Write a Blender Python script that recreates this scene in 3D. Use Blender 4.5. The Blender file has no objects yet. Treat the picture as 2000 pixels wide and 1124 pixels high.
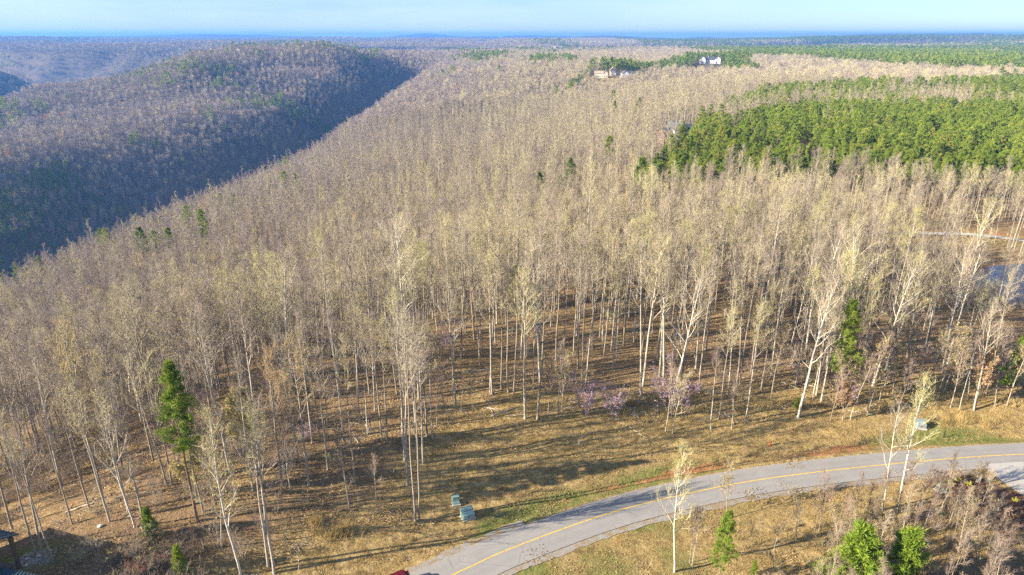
import bpy, bmesh, math, random
import numpy as np
from mathutils import Vector, Matrix

R = math.radians
rng = np.random.default_rng(7)
random.seed(7)
scene = bpy.context.scene
COL = scene.collection

# ------------------------------------------------------------------ camera
CAM_Z = 55.0
cam_data = bpy.data.cameras.new('camera')
cam_data.sensor_width = 36.0
cam_data.lens = 24.0
cam_data.clip_start = 0.5
cam_data.clip_end = 60000
cam = bpy.data.objects.new('camera', cam_data)
COL.objects.link(cam)
cam.location = (0, 0, CAM_Z)
cam.rotation_euler = (R(90 - 20.2), 0, 0)
scene.camera = cam

# ------------------------------------------------------------------ sky and sun
SUN_EL = 22.5
SUN_DIR = Vector((-math.cos(R(17)) * math.cos(R(SUN_EL)), -math.sin(R(17)) * math.cos(R(SUN_EL)), math.sin(R(SUN_EL))))
world = bpy.data.worlds.new('World')
scene.world = world
world.use_nodes = True
wn, wl = world.node_tree.nodes, world.node_tree.links
wn.clear()
sky = wn.new('ShaderNodeTexSky')
sky.sky_type = 'NISHITA'
sky.sun_disc = False
sky.sun_elevation = R(SUN_EL)
sky.sun_rotation = math.atan2(SUN_DIR.x, SUN_DIR.y)
sky.altitude = 500
sky.air_density = 1.0
sky.dust_density = 0.0
sky.ozone_density = 3.0
tc = wn.new('ShaderNodeTexCoord')
mp = wn.new('ShaderNodeMapping')
mp.inputs['Scale'].default_value = (1.0, 1.6, 9.0)
mp.inputs['Rotation'].default_value = (0, R(4), R(20))
nz = wn.new('ShaderNodeTexNoise')
nz.inputs['Scale'].default_value = 2.6
nz.inputs['Detail'].default_value = 7
nz.inputs['Roughness'].default_value = 0.6
cr = wn.new('ShaderNodeValToRGB')
cr.color_ramp.elements[0].position = 0.38
cr.color_ramp.elements[0].color = (0, 0, 0, 1)
cr.color_ramp.elements[1].position = 0.72
cr.color_ramp.elements[1].color = (0.75, 0.75, 0.75, 1)
mx = wn.new('ShaderNodeMix')
mx.data_type = 'RGBA'
mx.inputs['B'].default_value = (7.4, 7.6, 7.9, 1)      # thin high cirrus
bg = wn.new('ShaderNodeBackground')
bg.inputs['Strength'].default_value = 0.048
wo = wn.new('ShaderNodeOutputWorld')
wl.new(tc.outputs['Generated'], mp.inputs['Vector'])
wl.new(mp.outputs['Vector'], nz.inputs['Vector'])
wl.new(nz.outputs['Fac'], cr.inputs['Fac'])
wl.new(cr.outputs['Color'], mx.inputs['Factor'])
wl.new(sky.outputs['Color'], mx.inputs['A'])
tint = wn.new('ShaderNodeMix')
tint.data_type = 'RGBA'
tint.blend_type = 'MULTIPLY'
tint.inputs['Factor'].default_value = 1.0
tint.inputs['B'].default_value = (0.74, 0.885, 1.12, 1)
wl.new(mx.outputs['Result'], tint.inputs['A'])
wl.new(tint.outputs['Result'], bg.inputs['Color'])
wl.new(bg.outputs['Background'], wo.inputs['Surface'])

sun_data = bpy.data.lights.new('sun', 'SUN')
sun_data.energy = 5.0
sun_data.angle = R(0.3)
sun_data.color = (1.0, 0.87, 0.68)
sun = bpy.data.objects.new('sun', sun_data)
COL.objects.link(sun)
sun.rotation_euler = SUN_DIR.to_track_quat('Z', 'Y').to_euler()

vs = scene.view_settings
vs.view_transform = 'Standard'
vs.look = 'None'
vs.exposure = 1.75
vs.gamma = 1.0
vs.use_curve_mapping = False
scene.cycles.use_denoising = False
scene.cycles.max_bounces = 4
scene.cycles.diffuse_bounces = 2
scene.cycles.transparent_max_bounces = 6
scene.cycles.volume_bounces = 0

# ------------------------------------------------------------------ number helpers
def _hash(ix, iy, seed):
    h = (ix.astype(np.int64) * 374761393 + iy.astype(np.int64) * 668265263 + seed * 982451653) & 0x7fffffff
    h = ((h ^ (h >> 13)) * 1274126177) & 0x7fffffff
    h = h ^ (h >> 16)
    return (h & 0xffff) / 65535.0

def vnoise(x, y, seed=0):
    x = np.asarray(x, float); y = np.asarray(y, float)
    ix = np.floor(x); iy = np.floor(y)
    fx = x - ix; fy = y - iy
    fx = fx * fx * (3 - 2 * fx); fy = fy * fy * (3 - 2 * fy)
    a = _hash(ix, iy, seed); b = _hash(ix + 1, iy, seed)
    c = _hash(ix, iy + 1, seed); d = _hash(ix + 1, iy + 1, seed)
    return (a * (1 - fx) + b * fx) * (1 - fy) + (c * (1 - fx) + d * fx) * fy

def fbm(x, y, octaves=4, seed=0):
    s = 0.0; amp = 0.5; tot = 0
    for k in range(octaves):
        s = s + amp * vnoise(x * 2 ** k + 13.7 * k, y * 2 ** k - 7.3 * k, seed + k * 17)
        tot += amp; amp *= 0.5
    return s / tot * 2 - 1

def sm(x, a, b):
    t = np.clip((np.asarray(x, float) - a) / (b - a), 0, 1)
    return t * t * (3 - 2 * t)

def pchip_table(xs, ys, n=600):
    xs = np.array(xs, float); ys = np.array(ys, float)
    h = np.diff(xs); d = np.diff(ys) / h
    m = np.zeros(len(xs)); m[0] = d[0]; m[-1] = d[-1]
    for i in range(1, len(xs) - 1):
        if d[i - 1] * d[i] > 0:
            w1 = 2 * h[i] + h[i - 1]; w2 = h[i] + 2 * h[i - 1]
            m[i] = (w1 + w2) / (w1 / d[i - 1] + w2 / d[i])
    q = np.linspace(xs[0], xs[-1], n)
    k = np.clip(np.searchsorted(xs, q) - 1, 0, len(xs) - 2)
    t = (q - xs[k]) / h[k]
    v = ys[k] * (1 + 2 * t) * (1 - t) ** 2 + h[k] * m[k] * t * (1 - t) ** 2 + ys[k + 1] * t * t * (3 - 2 * t) + h[k] * m[k + 1] * t * t * (t - 1)
    return q, v

def curve(xs, ys):
    q, v = pchip_table(xs, ys)
    return lambda x: np.interp(x, q, v)

def poly_dist(X, Y, P):
    """distance to a polyline and the signed side (+ left of travel)"""
    best = np.full(np.shape(X), 1e18); side = np.zeros(np.shape(X)); along = np.zeros(np.shape(X))
    L = 0
    for (ax, ay), (bx, by) in zip(P[:-1], P[1:]):
        dx, dy = bx - ax, by - ay
        l2 = dx * dx + dy * dy
        t = np.clip(((X - ax) * dx + (Y - ay) * dy) / l2, 0, 1)
        ex = X - (ax + t * dx); ey = Y - (ay + t * dy)
        d2 = ex * ex + ey * ey
        w = d2 < best
        side = np.where(w, np.sign(dx * (Y - ay) - dy * (X - ax)), side)
        along = np.where(w, L + t * math.sqrt(l2), along)
        best = np.where(w, d2, best)
        L += math.sqrt(l2)
    return np.sqrt(best), side, along

def in_poly(X, Y, P):
    ins = np.zeros(np.shape(X), bool)
    n = len(P)
    for i in range(n):
        x1, y1 = P[i]; x2, y2 = P[(i + 1) % n]
        c = ((y1 > Y) != (y2 > Y)) & (X < (x2 - x1) * (Y - y1) / ((y2 - y1) or 1e-9) + x1)
        ins ^= c
    return ins

def spline(P, n=12):
    P = [np.array(p, float) for p in P]
    P = [2 * P[0] - P[1]] + P + [2 * P[-1] - P[-2]]
    out = []
    for i in range(1, len(P) - 2):
        for k in range(n):
            t = k / n
            out.append(0.5 * (2 * P[i] + (P[i + 1] - P[i - 1]) * t + (2 * P[i - 1] - 5 * P[i] + 4 * P[i + 1] - P[i + 2]) * t * t + (3 * P[i] - P[i - 1] - 3 * P[i + 1] + P[i + 2]) * t ** 3))
    out.append(P[-2])
    return [tuple(p) for p in out]

# ------------------------------------------------------------------ the lie of the land
ROAD = spline([(-120, -22), (-75, 13), (-40, 37.5), (-21, 49.5), (-6.4, 58.9), (0, 63.0), (11.1, 68.7), (21.2, 72.5), (33.9, 76.1), (52.3, 79.4), (71.8, 81.7), (100, 82.5), (150, 79), (240, 66)], 8)
ROAD_HW = 2.75
VALLEY2 = [(-1700, -900), (-1400, 600), (-1200, 1450), (-1000, 2150), (-560, 2700), (300, 3050), (1300, 3700), (2600, 4500)]
VALLEY3 = [(-7000, 2700), (-3600, 3500), (-2300, 4400), (-900, 5300), (900, 5700), (2800, 7200)]
VALLEY4 = [(-3400, 1200), (-2700, 2150), (-1900, 2350), (-1150, 2300)]
POND = [(114, 147), (112, 156), (117, 166), (127, 173), (140, 176), (150, 168), (148, 152), (132, 142), (121, 141)]
f_xg = curve([-400, 0, 300, 543, 814, 1309, 1700, 2500], [-425, -425, -420, -392, -350, -275, -235, -150])
f_w = curve([-400, 0, 105, 140, 190, 250, 300, 543, 814, 1309, 1750, 2500], [370, 372, 392, 440, 500, 518, 520, 520, 460, 290, 240, 300])
f_zg = curve([-400, 0, 300, 543, 814, 1309, 1650, 1850, 2500], [-240, -240, -245, -240, -195, -108, -46, -8, 0])
f_zl = curve([-400, 0, 300, 543, 814, 1100, 1309, 1500, 1700, 1850, 2500], [-245, -245, -250, -250, -238, -205, -165, -110, -50, -8, 0])
f_zr = curve([-400, 0, 500, 950, 1150, 1363, 1624, 1937, 2500], [-130, -120, -98, -80, -54, -24, 6, 8, 7])
f_G = curve([-1, 0, .13, .364, .525, .68, .85, .95, 1, 2], [1, 1, .82, .26, .17, .118, .066, .018, 0, 0])
f_GL = curve([-1, 0, .15, .45, .7, 1, 4], [0, 0, .27, .88, .95, 1, 1])

def height(X, Y):
    X = np.asarray(X, float); Y = np.asarray(Y, float)
    far = np.hypot(X, Y)
    P = 16 * sm(Y, 2000, 4500) + 34 * sm(far, 1800, 4200) * fbm(X / 1500, Y / 1500, 4, 3)
    P = P + 125 * sm(far, 6500, 10000) * (0.13 + fbm(X / 1900, Y / 2600, 4, 31))
    P = P + 34 * np.exp(-((X - 2900) / 900) ** 2 - ((Y - 4700) / 700) ** 2)
    P = P + 1.6 * fbm(X / 70, Y / 70, 3, 5) * sm(far, 90, 200) + 5 * fbm(X / 260, Y / 260, 3, 8) * sm(far, 220, 700)
    P = np.where(P > 36, 36 + (P - 36) * 0.8, P)
    P = P - 2.5 * sm(X, 70, 120) * sm(Y, 95, 140) * (1 - sm(Y, 260, 400))
    P = P + 5 * np.exp(-((X - 145) / 90) ** 2 - ((Y - 1000) / 110) ** 2) - 20 * np.exp(-((X - 95) / 130) ** 2 - ((Y - 790) / 120) ** 2)
    P = P + 9 * np.exp(-((X - 366) / 70) ** 2 - ((Y - 1335) / 80) ** 2) - 9 * np.exp(-((X - 310) / 120) ** 2 - ((Y - 1130) / 110) ** 2)
    xg, W, zg, zr = f_xg(Y), f_w(Y), f_zg(Y), f_zr(Y)
    t = (X - xg) / W
    G = f_G(np.clip(t, -1, 2))
    spur = fbm(X / 210 + 0.4 * Y / 210, Y / 150, 4, 11)
    right = P + zg * G * (1 + 0.16 * spur)
    right = right + np.where(t < 0.95, spur * 11 * sm(G, 0.03, 0.3) * sm(-zg, 10, 100), 0)
    zl = f_zl(Y)
    right = right + np.minimum(zl - zg, 0) * (1 - sm(t, 0, 0.36))
    tl = (xg - X) / 285.0
    GL = f_GL(np.clip(tl, -1, 4))
    left_top = zr * (1 - sm(Y, 1750, 2400)) + P * (0.45 + 0.55 * sm(Y, 1750, 2400))
    left = zl * (1 - GL) + left_top * GL
    sl = fbm(X / 250 - 0.5 * Y / 250, Y / 210 + 3, 4, 21)
    left = left + sl * 34 * sm(tl, 0.1, 0.6) * (1 - 0.5 * sm(tl, 1, 2.0)) * sm(-zg, 0, 60)
    left = left - 30 * np.exp(-((X + 470) / 70) ** 2 - ((Y - 760) / 120) ** 2) - 20 * np.exp(-((X + 430) / 120) ** 2 - ((Y - 1480) / 60) ** 2)
    left = left + 34 * np.exp(-((X + 590) / 75) ** 2 - ((Y - 1330) / 90) ** 2) + 7 * np.exp(-((X + 440) / 60) ** 2 - ((Y - 1560) / 70) ** 2)
    Z = np.where(t >= 0, right, left)
    for V, hw, dep, s in ((VALLEY2, 470, 230, 41), (VALLEY3, 620, 210, 43), (VALLEY4, 420, 200, 47)):
        d, _, al = poly_dist(X, Y, V)
        d = d * (1 + 0.75 * fbm(X / 420, Y / 420, 4, s))
        c = 1 - sm(d, 25, hw)
        if V is VALLEY2: c = c * sm(-X - 0.001 * Y, -6000, -5000)
        Z = Z - dep * c ** 1.15 * np.where(Z > -60, 1, 0.55)
    # the road corridor, the ditch and the roadside bank
    d, side, al = poly_dist(X, Y, ROAD)
    near = 1 - sm(far, 150, 260)
    bank = 3.0 * sm(d, 5.5, 24) * (side > 0) + (0.9 * sm(d, 8, 30)) * (side < 0) * -1
    ditch = -0.45 * np.exp(-((d - 5.0) / 1.1) ** 2) * (side > 0)
    rough = 0.22 * fbm(X / 3.0, Y / 3.0, 3, 61) * sm(d, 5, 9) + 0.6 * fbm(X / 17, Y / 17, 2, 62) * sm(d, 7, 20)
    Z = np.where(d < 200, Z * sm(d, 4, 26) + (bank + ditch + rough) * near, Z)
    Z = np.where(d < 4.0, -0.06 * (1 - sm(d, 3.5, 4.0)) + Z * sm(d, 3.5, 4.0), Z)
    ip = in_poly(X, Y, POND)
    dp, _, _ = poly_dist(X, Y, POND + POND[:1])
    Z = np.where((dp < 12) | ip, np.where(ip, -3.2 - 0.8 * sm(dp, 0, 4), Z * sm(dp, 0, 12) + (-2.6) * (1 - sm(dp, 0, 12))), Z)
    return Z

def axis(neg, pos, a, dt, c):
    n1 = int(math.asinh(neg / a) / dt) + 1; n2 = int(math.asinh(pos / a) / dt) + 1
    return c + a * np.sinh(np.arange(-n1, n2 + 1) * dt)
GX = axis(12500, 12500, 62, 0.0155, 5.0)
GY = axis(330, 14000, 52, 0.0150, 85.0)
GXX, GYY = np.meshgrid(GX, GY)
GZ = height(GXX, GYY)

def hz(x, y):
    x = np.asarray(x, float); y = np.asarray(y, float)
    i = np.clip(np.searchsorted(GX, x) - 1, 0, len(GX) - 2); j = np.clip(np.searchsorted(GY, y) - 1, 0, len(GY) - 2)
    fx = (x - GX[i]) / (GX[i + 1] - GX[i]); fy = (y - GY[j]) / (GY[j + 1] - GY[j])
    return (GZ[j, i] * (1 - fx) + GZ[j, i + 1] * fx) * (1 - fy) + (GZ[j + 1, i] * (1 - fx) + GZ[j + 1, i + 1] * fx) * fy

# ------------------------------------------------------------------ materials
class NT:
    def __init__(s, name):
        s.m = bpy.data.materials.new(name); s.m.use_nodes = True
        s.n, s.l = s.m.node_tree.nodes, s.m.node_tree.links
        s.n.clear()
        s.out = s.n.new('ShaderNodeOutputMaterial')
    def node(s, t, **kw):
        n = s.n.new(t)
        for k, v in kw.items():
            if hasattr(n, k) and k not in n.inputs: setattr(n, k, v)
            else: s.put(n.inputs[k], v)
        return n
    def put(s, sock, v):
        if isinstance(v, bpy.types.NodeSocket): s.l.new(v, sock)
        elif isinstance(v, tuple) and len(v) == 3 and sock.type == 'RGBA': sock.default_value = (*v, 1)
        else: sock.default_value = v
    def noise(s, scale, detail=4, rough=0.6, vec=None):
        n = s.node('ShaderNodeTexNoise', Scale=scale, Detail=detail, Roughness=rough)
        if vec is not None: s.l.new(vec, n.inputs['Vector'])
        return n.outputs['Fac']
    def pos(s): return s.node('ShaderNodeNewGeometry').outputs['Position']
    def obj(s): return s.node('ShaderNodeTexCoord').outputs['Object']
    def rand(s): return s.node('ShaderNodeObjectInfo').outputs['Random']
    def oloc(s): return s.node('ShaderNodeObjectInfo').outputs['Location']
    def attr(s, name): return s.node('ShaderNodeAttribute', attribute_name=name).outputs['Fac']
    def ramp(s, fac, stops, mode='LINEAR'):
        n = s.node('ShaderNodeValToRGB')
        n.color_ramp.interpolation = mode
        e = n.color_ramp.elements
        while len(e) < len(stops): e.new(0.5)
        for k, (p, c) in enumerate(stops):
            e[k].position = p; e[k].color = (*c, 1) if len(c) == 3 else c
        s.put(n.inputs['Fac'], fac)
        return n.outputs['Color']
    def mix(s, fac, a, b, blend='MIX'):
        n = s.n.new('ShaderNodeMix'); n.data_type = 'RGBA'; n.blend_type = blend
        s.put(n.inputs['Factor'], fac); s.put(n.inputs['A'], a); s.put(n.inputs['B'], b)
        return n.outputs['Result']
    def math(s, op, a, b=0.0, c=None):
        n = s.n.new('ShaderNodeMath'); n.operation = op
        s.put(n.inputs[0], a); s.put(n.inputs[1], b)
        if c is not None: s.put(n.inputs[2], c)
        return n.outputs[0]
    def lin(s, v, a, b, c=0.0, d=1.0):
        n = s.node('ShaderNodeMapRange'); n.clamp = True
        s.put(n.inputs['Value'], v); s.put(n.inputs['From Min'], a); s.put(n.inputs['From Max'], b)
        s.put(n.inputs['To Min'], c); s.put(n.inputs['To Max'], d)
        return n.outputs['Result']
    def bump(s, h, strength, dist):
        return s.node('ShaderNodeBump', Strength=strength, Distance=dist, Height=h).outputs['Normal']
    def diffuse(s, col, normal=None, rough=0.9):
        n = s.node('ShaderNodeBsdfDiffuse', Color=col)
        if normal is not None: s.l.new(normal, n.inputs['Normal'])
        s.l.new(n.outputs[0], s.out.inputs['Surface'])
        return s.m
    def leaf(s, col, trans=0.35):
        d = s.node('ShaderNodeBsdfDiffuse', Color=col); t = s.node('ShaderNodeBsdfTranslucent', Color=col)
        m = s.node('ShaderNodeMixShader'); m.inputs[0].default_value = trans
        s.l.new(d.outputs[0], m.inputs[1]); s.l.new(t.outputs[0], m.inputs[2])
        s.l.new(m.outputs[0], s.out.inputs['Surface'])
        return s.m
    def principled(s, col, rough=0.6, metal=0.0, normal=None, **kw):
        n = s.node('ShaderNodeBsdfPrincipled')
        s.put(n.inputs['Base Color'], col); s.put(n.inputs['Roughness'], rough); s.put(n.inputs['Metallic'], metal)
        for k, v in kw.items(): s.put(n.inputs[k.replace('_', ' ')], v)
        if normal is not None: s.l.new(normal, n.inputs['Normal'])
        s.l.new(n.outputs[0], s.out.inputs['Surface'])
        return s.m

M = {}
# ground: leaf litter under the woods, rough grass by the road, red clay, mulch
t = NT('ground_litter_and_grass'); p = t.pos()
n1 = t.noise(1.1, 6, 0.72, p); n2 = t.noise(0.14, 5, 0.6, p); n3 = t.noise(5.0, 4, 0.7, p); n4 = t.noise(0.012, 4, 0.6, p)
lit = t.ramp(n1, [(0.30, (0.085, 0.060, 0.034)), (0.47, (0.20, 0.138, 0.072)), (0.60, (0.30, 0.215, 0.108)), (0.74, (0.43, 0.325, 0.175))])
lit = t.mix(t.lin(n2, 0.35, 0.68), lit, t.ramp(n3, [(0.3, (0.14, 0.092, 0.055)), (0.7, (0.31, 0.215, 0.125))]))
gr = t.ramp(n1, [(0.28, (0.13, 0.09, 0.042)), (0.48, (0.30, 0.215, 0.095)), (0.62, (0.42, 0.31, 0.14)), (0.78, (0.54, 0.42, 0.21))])
green = t.ramp(n3, [(0.3, (0.09, 0.105, 0.028)), (0.6, (0.22, 0.22, 0.07)), (0.8, (0.36, 0.31, 0.13))])
clay = t.ramp(n1, [(0.3, (0.20, 0.09, 0.042)), (0.55, (0.40, 0.19, 0.09)), (0.75, (0.55, 0.33, 0.18))])
mulch = t.ramp(n3, [(0.3, (0.05, 0.03, 0.022)), (0.7, (0.17, 0.10, 0.065))])
gravel = t.ramp(n3, [(0.3, (0.20, 0.19, 0.175)), (0.7, (0.46, 0.44, 0.41))])
def edge(a, lo=0.30, hi=0.70):
    return t.lin(t.math('ADD', t.attr(a), t.math('MULTIPLY', t.math('SUBTRACT', n1, 0.5), 0.9)), lo, hi)
col = t.mix(edge('grass'), lit, gr)
col = t.mix(edge('green'), col, green)
col = t.mix(t.attr('wood'), col, t.ramp(n4, [(0.35, (0.095, 0.078, 0.062)), (0.65, (0.15, 0.12, 0.088))]))  # far forest floor: canopy shade put into a darker litter colour
col = t.mix(edge('clay', 0.42, 0.62), col, clay)
col = t.mix(edge('mulch'), col, mulch)
col = t.mix(edge('gravel'), col, gravel)
h = t.math('ADD', n1, t.math('MULTIPLY', n3, 0.5))
M['ground'] = t.diffuse(col, t.bump(h, 1.0, 0.28))

t = NT('bark_pale'); p = t.obj(); r = t.rand()
n1 = t.noise(3.0, 5, 0.7, t.node('ShaderNodeMapping', Vector=p, Scale=(3, 3, 0.8)).outputs[0])
a = t.ramp(n1, [(0.3, (0.20, 0.175, 0.14)), (0.55, (0.42, 0.38, 0.31)), (0.8, (0.62, 0.57, 0.48))])
b = t.ramp(n1, [(0.3, (0.13, 0.105, 0.085)), (0.6, (0.31, 0.265, 0.205)), (0.8, (0.42, 0.37, 0.29))])
M['bark'] = t.diffuse(t.mix(t.lin(r, 0.25, 0.75), b, a), t.bump(n1, 0.7, 0.04))
t = NT('bark_white'); p = t.obj()
n1 = t.noise(2.2, 5, 0.65, t.node('ShaderNodeMapping', Vector=p, Scale=(2, 2, 0.9)).outputs[0])
M['bark_white'] = t.diffuse(t.ramp(n1, [(0.3, (0.28, 0.25, 0.20)), (0.5, (0.50, 0.46, 0.38)), (0.8, (0.66, 0.62, 0.53))]), t.bump(n1, 0.5, 0.03))
t = NT('bark_pine'); p = t.obj()
n1 = t.noise(4.0, 5, 0.7, t.node('ShaderNodeMapping', Vector=p, Scale=(2, 2, 0.7)).outputs[0])
M['bark_pine'] = t.diffuse(t.ramp(n1, [(0.3, (0.10, 0.065, 0.045)), (0.6, (0.26, 0.18, 0.13)), (0.8, (0.36, 0.28, 0.21))]), t.bump(n1, 0.8, 0.04))

def twig_mat(name, near):
    t = NT(name); r = t.rand(); lo = t.oloc()
    st = t.noise(0.011, 3, 0.6, lo)
    a = t.ramp(r, [(0.0, (0.26, 0.215, 0.178)), (0.30, (0.335, 0.285, 0.22)), (0.55, (0.40, 0.34, 0.25)), (0.80, (0.435, 0.385, 0.235)), (1.0, (0.47, 0.425, 0.23))])
    b = t.ramp(r, [(0.0, (0.225, 0.185, 0.175)), (0.45, (0.315, 0.262, 0.242)), (0.80, (0.385, 0.325, 0.29)), (0.93, (0.49, 0.43, 0.26)), (0.985, (0.50, 0.44, 0.22)), (1.0, (0.48, 0.22, 0.13))])  # gorge-side twigs: species tone, plus haze and shade tint put into the colour
    x = t.node('ShaderNodeSeparateXYZ', Vector=lo).outputs
    w = t.math('ADD', t.math('MULTIPLY', t.math('SUBTRACT', st, 0.5), 1.3), t.lin(x['X'], -190, 60, 0.05, 0.95))
    return t.diffuse(t.mix(t.lin(w, 0.2, 0.8), b, a))
M['twig'] = twig_mat('twigs_bare', True)
t = NT('twigs_brush'); r = t.rand()
M['brush'] = t.diffuse(t.ramp(r, [(0.0, (0.20, 0.15, 0.125)), (0.5, (0.27, 0.205, 0.165)), (0.8, (0.33, 0.26, 0.20)), (1.0, (0.42, 0.35, 0.25))]))
t = NT('buds_yellow_green'); r = t.rand()
M['bud'] = t.leaf(t.ramp(r, [(0.0, (0.40, 0.33, 0.15)), (0.4, (0.46, 0.41, 0.14)), (0.75, (0.45, 0.44, 0.11)), (1.0, (0.36, 0.40, 0.09))]), 0.3)
t = NT('pine_needles'); r = t.rand(); n1 = t.noise(1.3, 3, 0.6, t.obj())
g = t.ramp(r, [(0.0, (0.095, 0.155, 0.022)), (0.5, (0.18, 0.255, 0.036)), (0.85, (0.25, 0.315, 0.05)), (1.0, (0.31, 0.30, 0.07))])
M['needle'] = t.leaf(t.mix(t.lin(n1, 0.35, 0.7), g, t.mix(0.5, g, (0.31, 0.37, 0.065))), 0.25)
t = NT('young_pine_needles'); n1 = t.noise(1.6, 3, 0.6, t.obj())
M['needle_young'] = t.leaf(t.ramp(n1, [(0.3, (0.14, 0.22, 0.025)), (0.7, (0.27, 0.36, 0.05))]), 0.3)
t = NT('redbud_blossom'); n1 = t.noise(2.0, 3, 0.6, t.obj())
M['blossom'] = t.leaf(t.ramp(n1, [(0.3, (0.36, 0.23, 0.33)), (0.7, (0.54, 0.40, 0.50))]), 0.3)
t = NT('beech_dry_leaves'); n1 = t.noise(2.0, 3, 0.6, t.obj())
M['dryleaf'] = t.leaf(t.ramp(n1, [(0.3, (0.38, 0.23, 0.12)), (0.7, (0.56, 0.39, 0.23))]), 0.3)
t = NT('red_new_leaves'); M['redleaf'] = t.leaf((0.45, 0.07, 0.05), 0.3)
t = NT('dead_branches'); r = t.rand()
M['dead_branch'] = t.diffuse(t.ramp(r, [(0.0, (0.20, 0.17, 0.13)), (1.0, (0.50, 0.44, 0.35))]))
t = NT('dry_grass_blades'); r = t.rand()
M['drygrass'] = t.leaf(t.ramp(r, [(0.0, (0.30, 0.22, 0.09)), (0.5, (0.46, 0.35, 0.15)), (1.0, (0.60, 0.47, 0.22))]), 0.25)
t = NT('green_grass_blades'); r = t.rand()
M['grass'] = t.leaf(t.ramp(r, [(0.0, (0.12, 0.145, 0.035)), (0.6, (0.23, 0.245, 0.075)), (1.0, (0.38, 0.33, 0.13))]), 0.25)
t = NT('fallen_leaves'); r = t.rand()
M['leaflitter'] = t.diffuse(t.ramp(r, [(0.0, (0.19, 0.125, 0.07)), (0.5, (0.31, 0.215, 0.115)), (1.0, (0.43, 0.32, 0.18))]))
t = NT('asphalt_old'); p = t.pos(); n1 = t.noise(14, 4, 0.7, p); n2 = t.noise(0.35, 5, 0.6, p)
ac = t.attr('across')
tr = t.math('ADD', t.lin(t.math('ABSOLUTE', t.math('SUBTRACT', t.math('ABSOLUTE', ac), 0.30)), 0.0, 0.12, 1, 0), t.lin(t.math('ABSOLUTE', t.math('SUBTRACT', t.math('ABSOLUTE', ac), 0.78)), 0.0, 0.12, 1, 0))
c = t.mix(t.lin(n2, 0.3, 0.7), (0.205, 0.195, 0.185), (0.28, 0.265, 0.25))
c = t.mix(t.math('MULTIPLY', tr, 0.35), c, (0.32, 0.305, 0.285))
n5 = t.noise(0.9, 6, 0.75, p)
c = t.mix(t.lin(n5, 0.60, 0.68, 0, 0.35), c, (0.15, 0.14, 0.13))
c = t.mix(t.math('MULTIPLY', t.lin(t.math('ABSOLUTE', ac), 0.86, 1.0), t.lin(n5, 0.40, 0.60)), c, (0.36, 0.31, 0.24))
vo = t.node('ShaderNodeTexVoronoi', feature='DISTANCE_TO_EDGE', Scale=0.22)
t.l.new(t.node('ShaderNodeVectorMath', operation='ADD').outputs[0], vo.inputs['Vector'])
wp = t.n[-1] if False else None
va = [n for n in t.n if n.type == 'VECT_MATH'][-1]
t.l.new(p, va.inputs[0])
t.l.new(t.node('ShaderNodeTexNoise', Scale=0.8, Detail=4.0).outputs['Color'], va.inputs[1])
c = t.mix(t.math('MULTIPLY', t.lin(vo.outputs['Distance'], 0.004, 0.012, 1, 0), t.lin(n2, 0.45, 0.6, 0, 0.7)), c, (0.10, 0.095, 0.09))
M['asphalt'] = t.principled(t.mix(0.35, c, t.ramp(n1, [(0.3, (0.15, 0.145, 0.14)), (0.7, (0.34, 0.33, 0.31))])), 0.9, normal=t.bump(n1, 0.4, 0.02))
t = NT('dark_edge_seam'); M['seam'] = t.diffuse((0.07, 0.055, 0.045))
t = NT('yellow_road_paint'); n1 = t.noise(3, 5, 0.7, t.pos())
M['yellow'] = t.principled(t.ramp(n1, [(0.3, (0.42, 0.27, 0.03)), (0.55, (0.72, 0.47, 0.035))]), 0.7)
t = NT('gravel_shoulder'); n1 = t.noise(6, 5, 0.8, t.pos()); n2 = t.noise(0.8, 4, 0.6, t.pos())
M['gravel'] = t.diffuse(t.mix(t.lin(n2, 0.42, 0.62), t.ramp(n1, [(0.3, (0.14, 0.125, 0.11)), (0.7, (0.44, 0.42, 0.385))]), t.ramp(n1, [(0.3, (0.17, 0.12, 0.07)), (0.7, (0.36, 0.28, 0.17))])), t.bump(n1, 0.9, 0.06))
t = NT('concrete_drive'); n1 = t.noise(9, 5, 0.7, t.pos())
M['concrete'] = t.principled(t.ramp(n1, [(0.3, (0.30, 0.285, 0.26)), (0.7, (0.44, 0.42, 0.39))]), 0.9)
t = NT('pond_water'); n1 = t.noise(1.4, 3, 0.5, t.pos())
M['water'] = t.principled((0.006, 0.022, 0.06), 0.08, normal=t.bump(n1, 0.35, 0.12))

def flat(name, c, rough=0.7, metal=0.0, var=0.18, scale=2.0):
    t = NT(name); n1 = t.noise(scale, 5, 0.65, t.obj())
    lo = tuple(x * (1 - var) for x in c); hi = tuple(min(1, x * (1 + var)) for x in c)
    M[name] = t.principled(t.ramp(n1, [(0.3, lo), (0.7, hi)]), rough, metal)
    return M[name]

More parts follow.
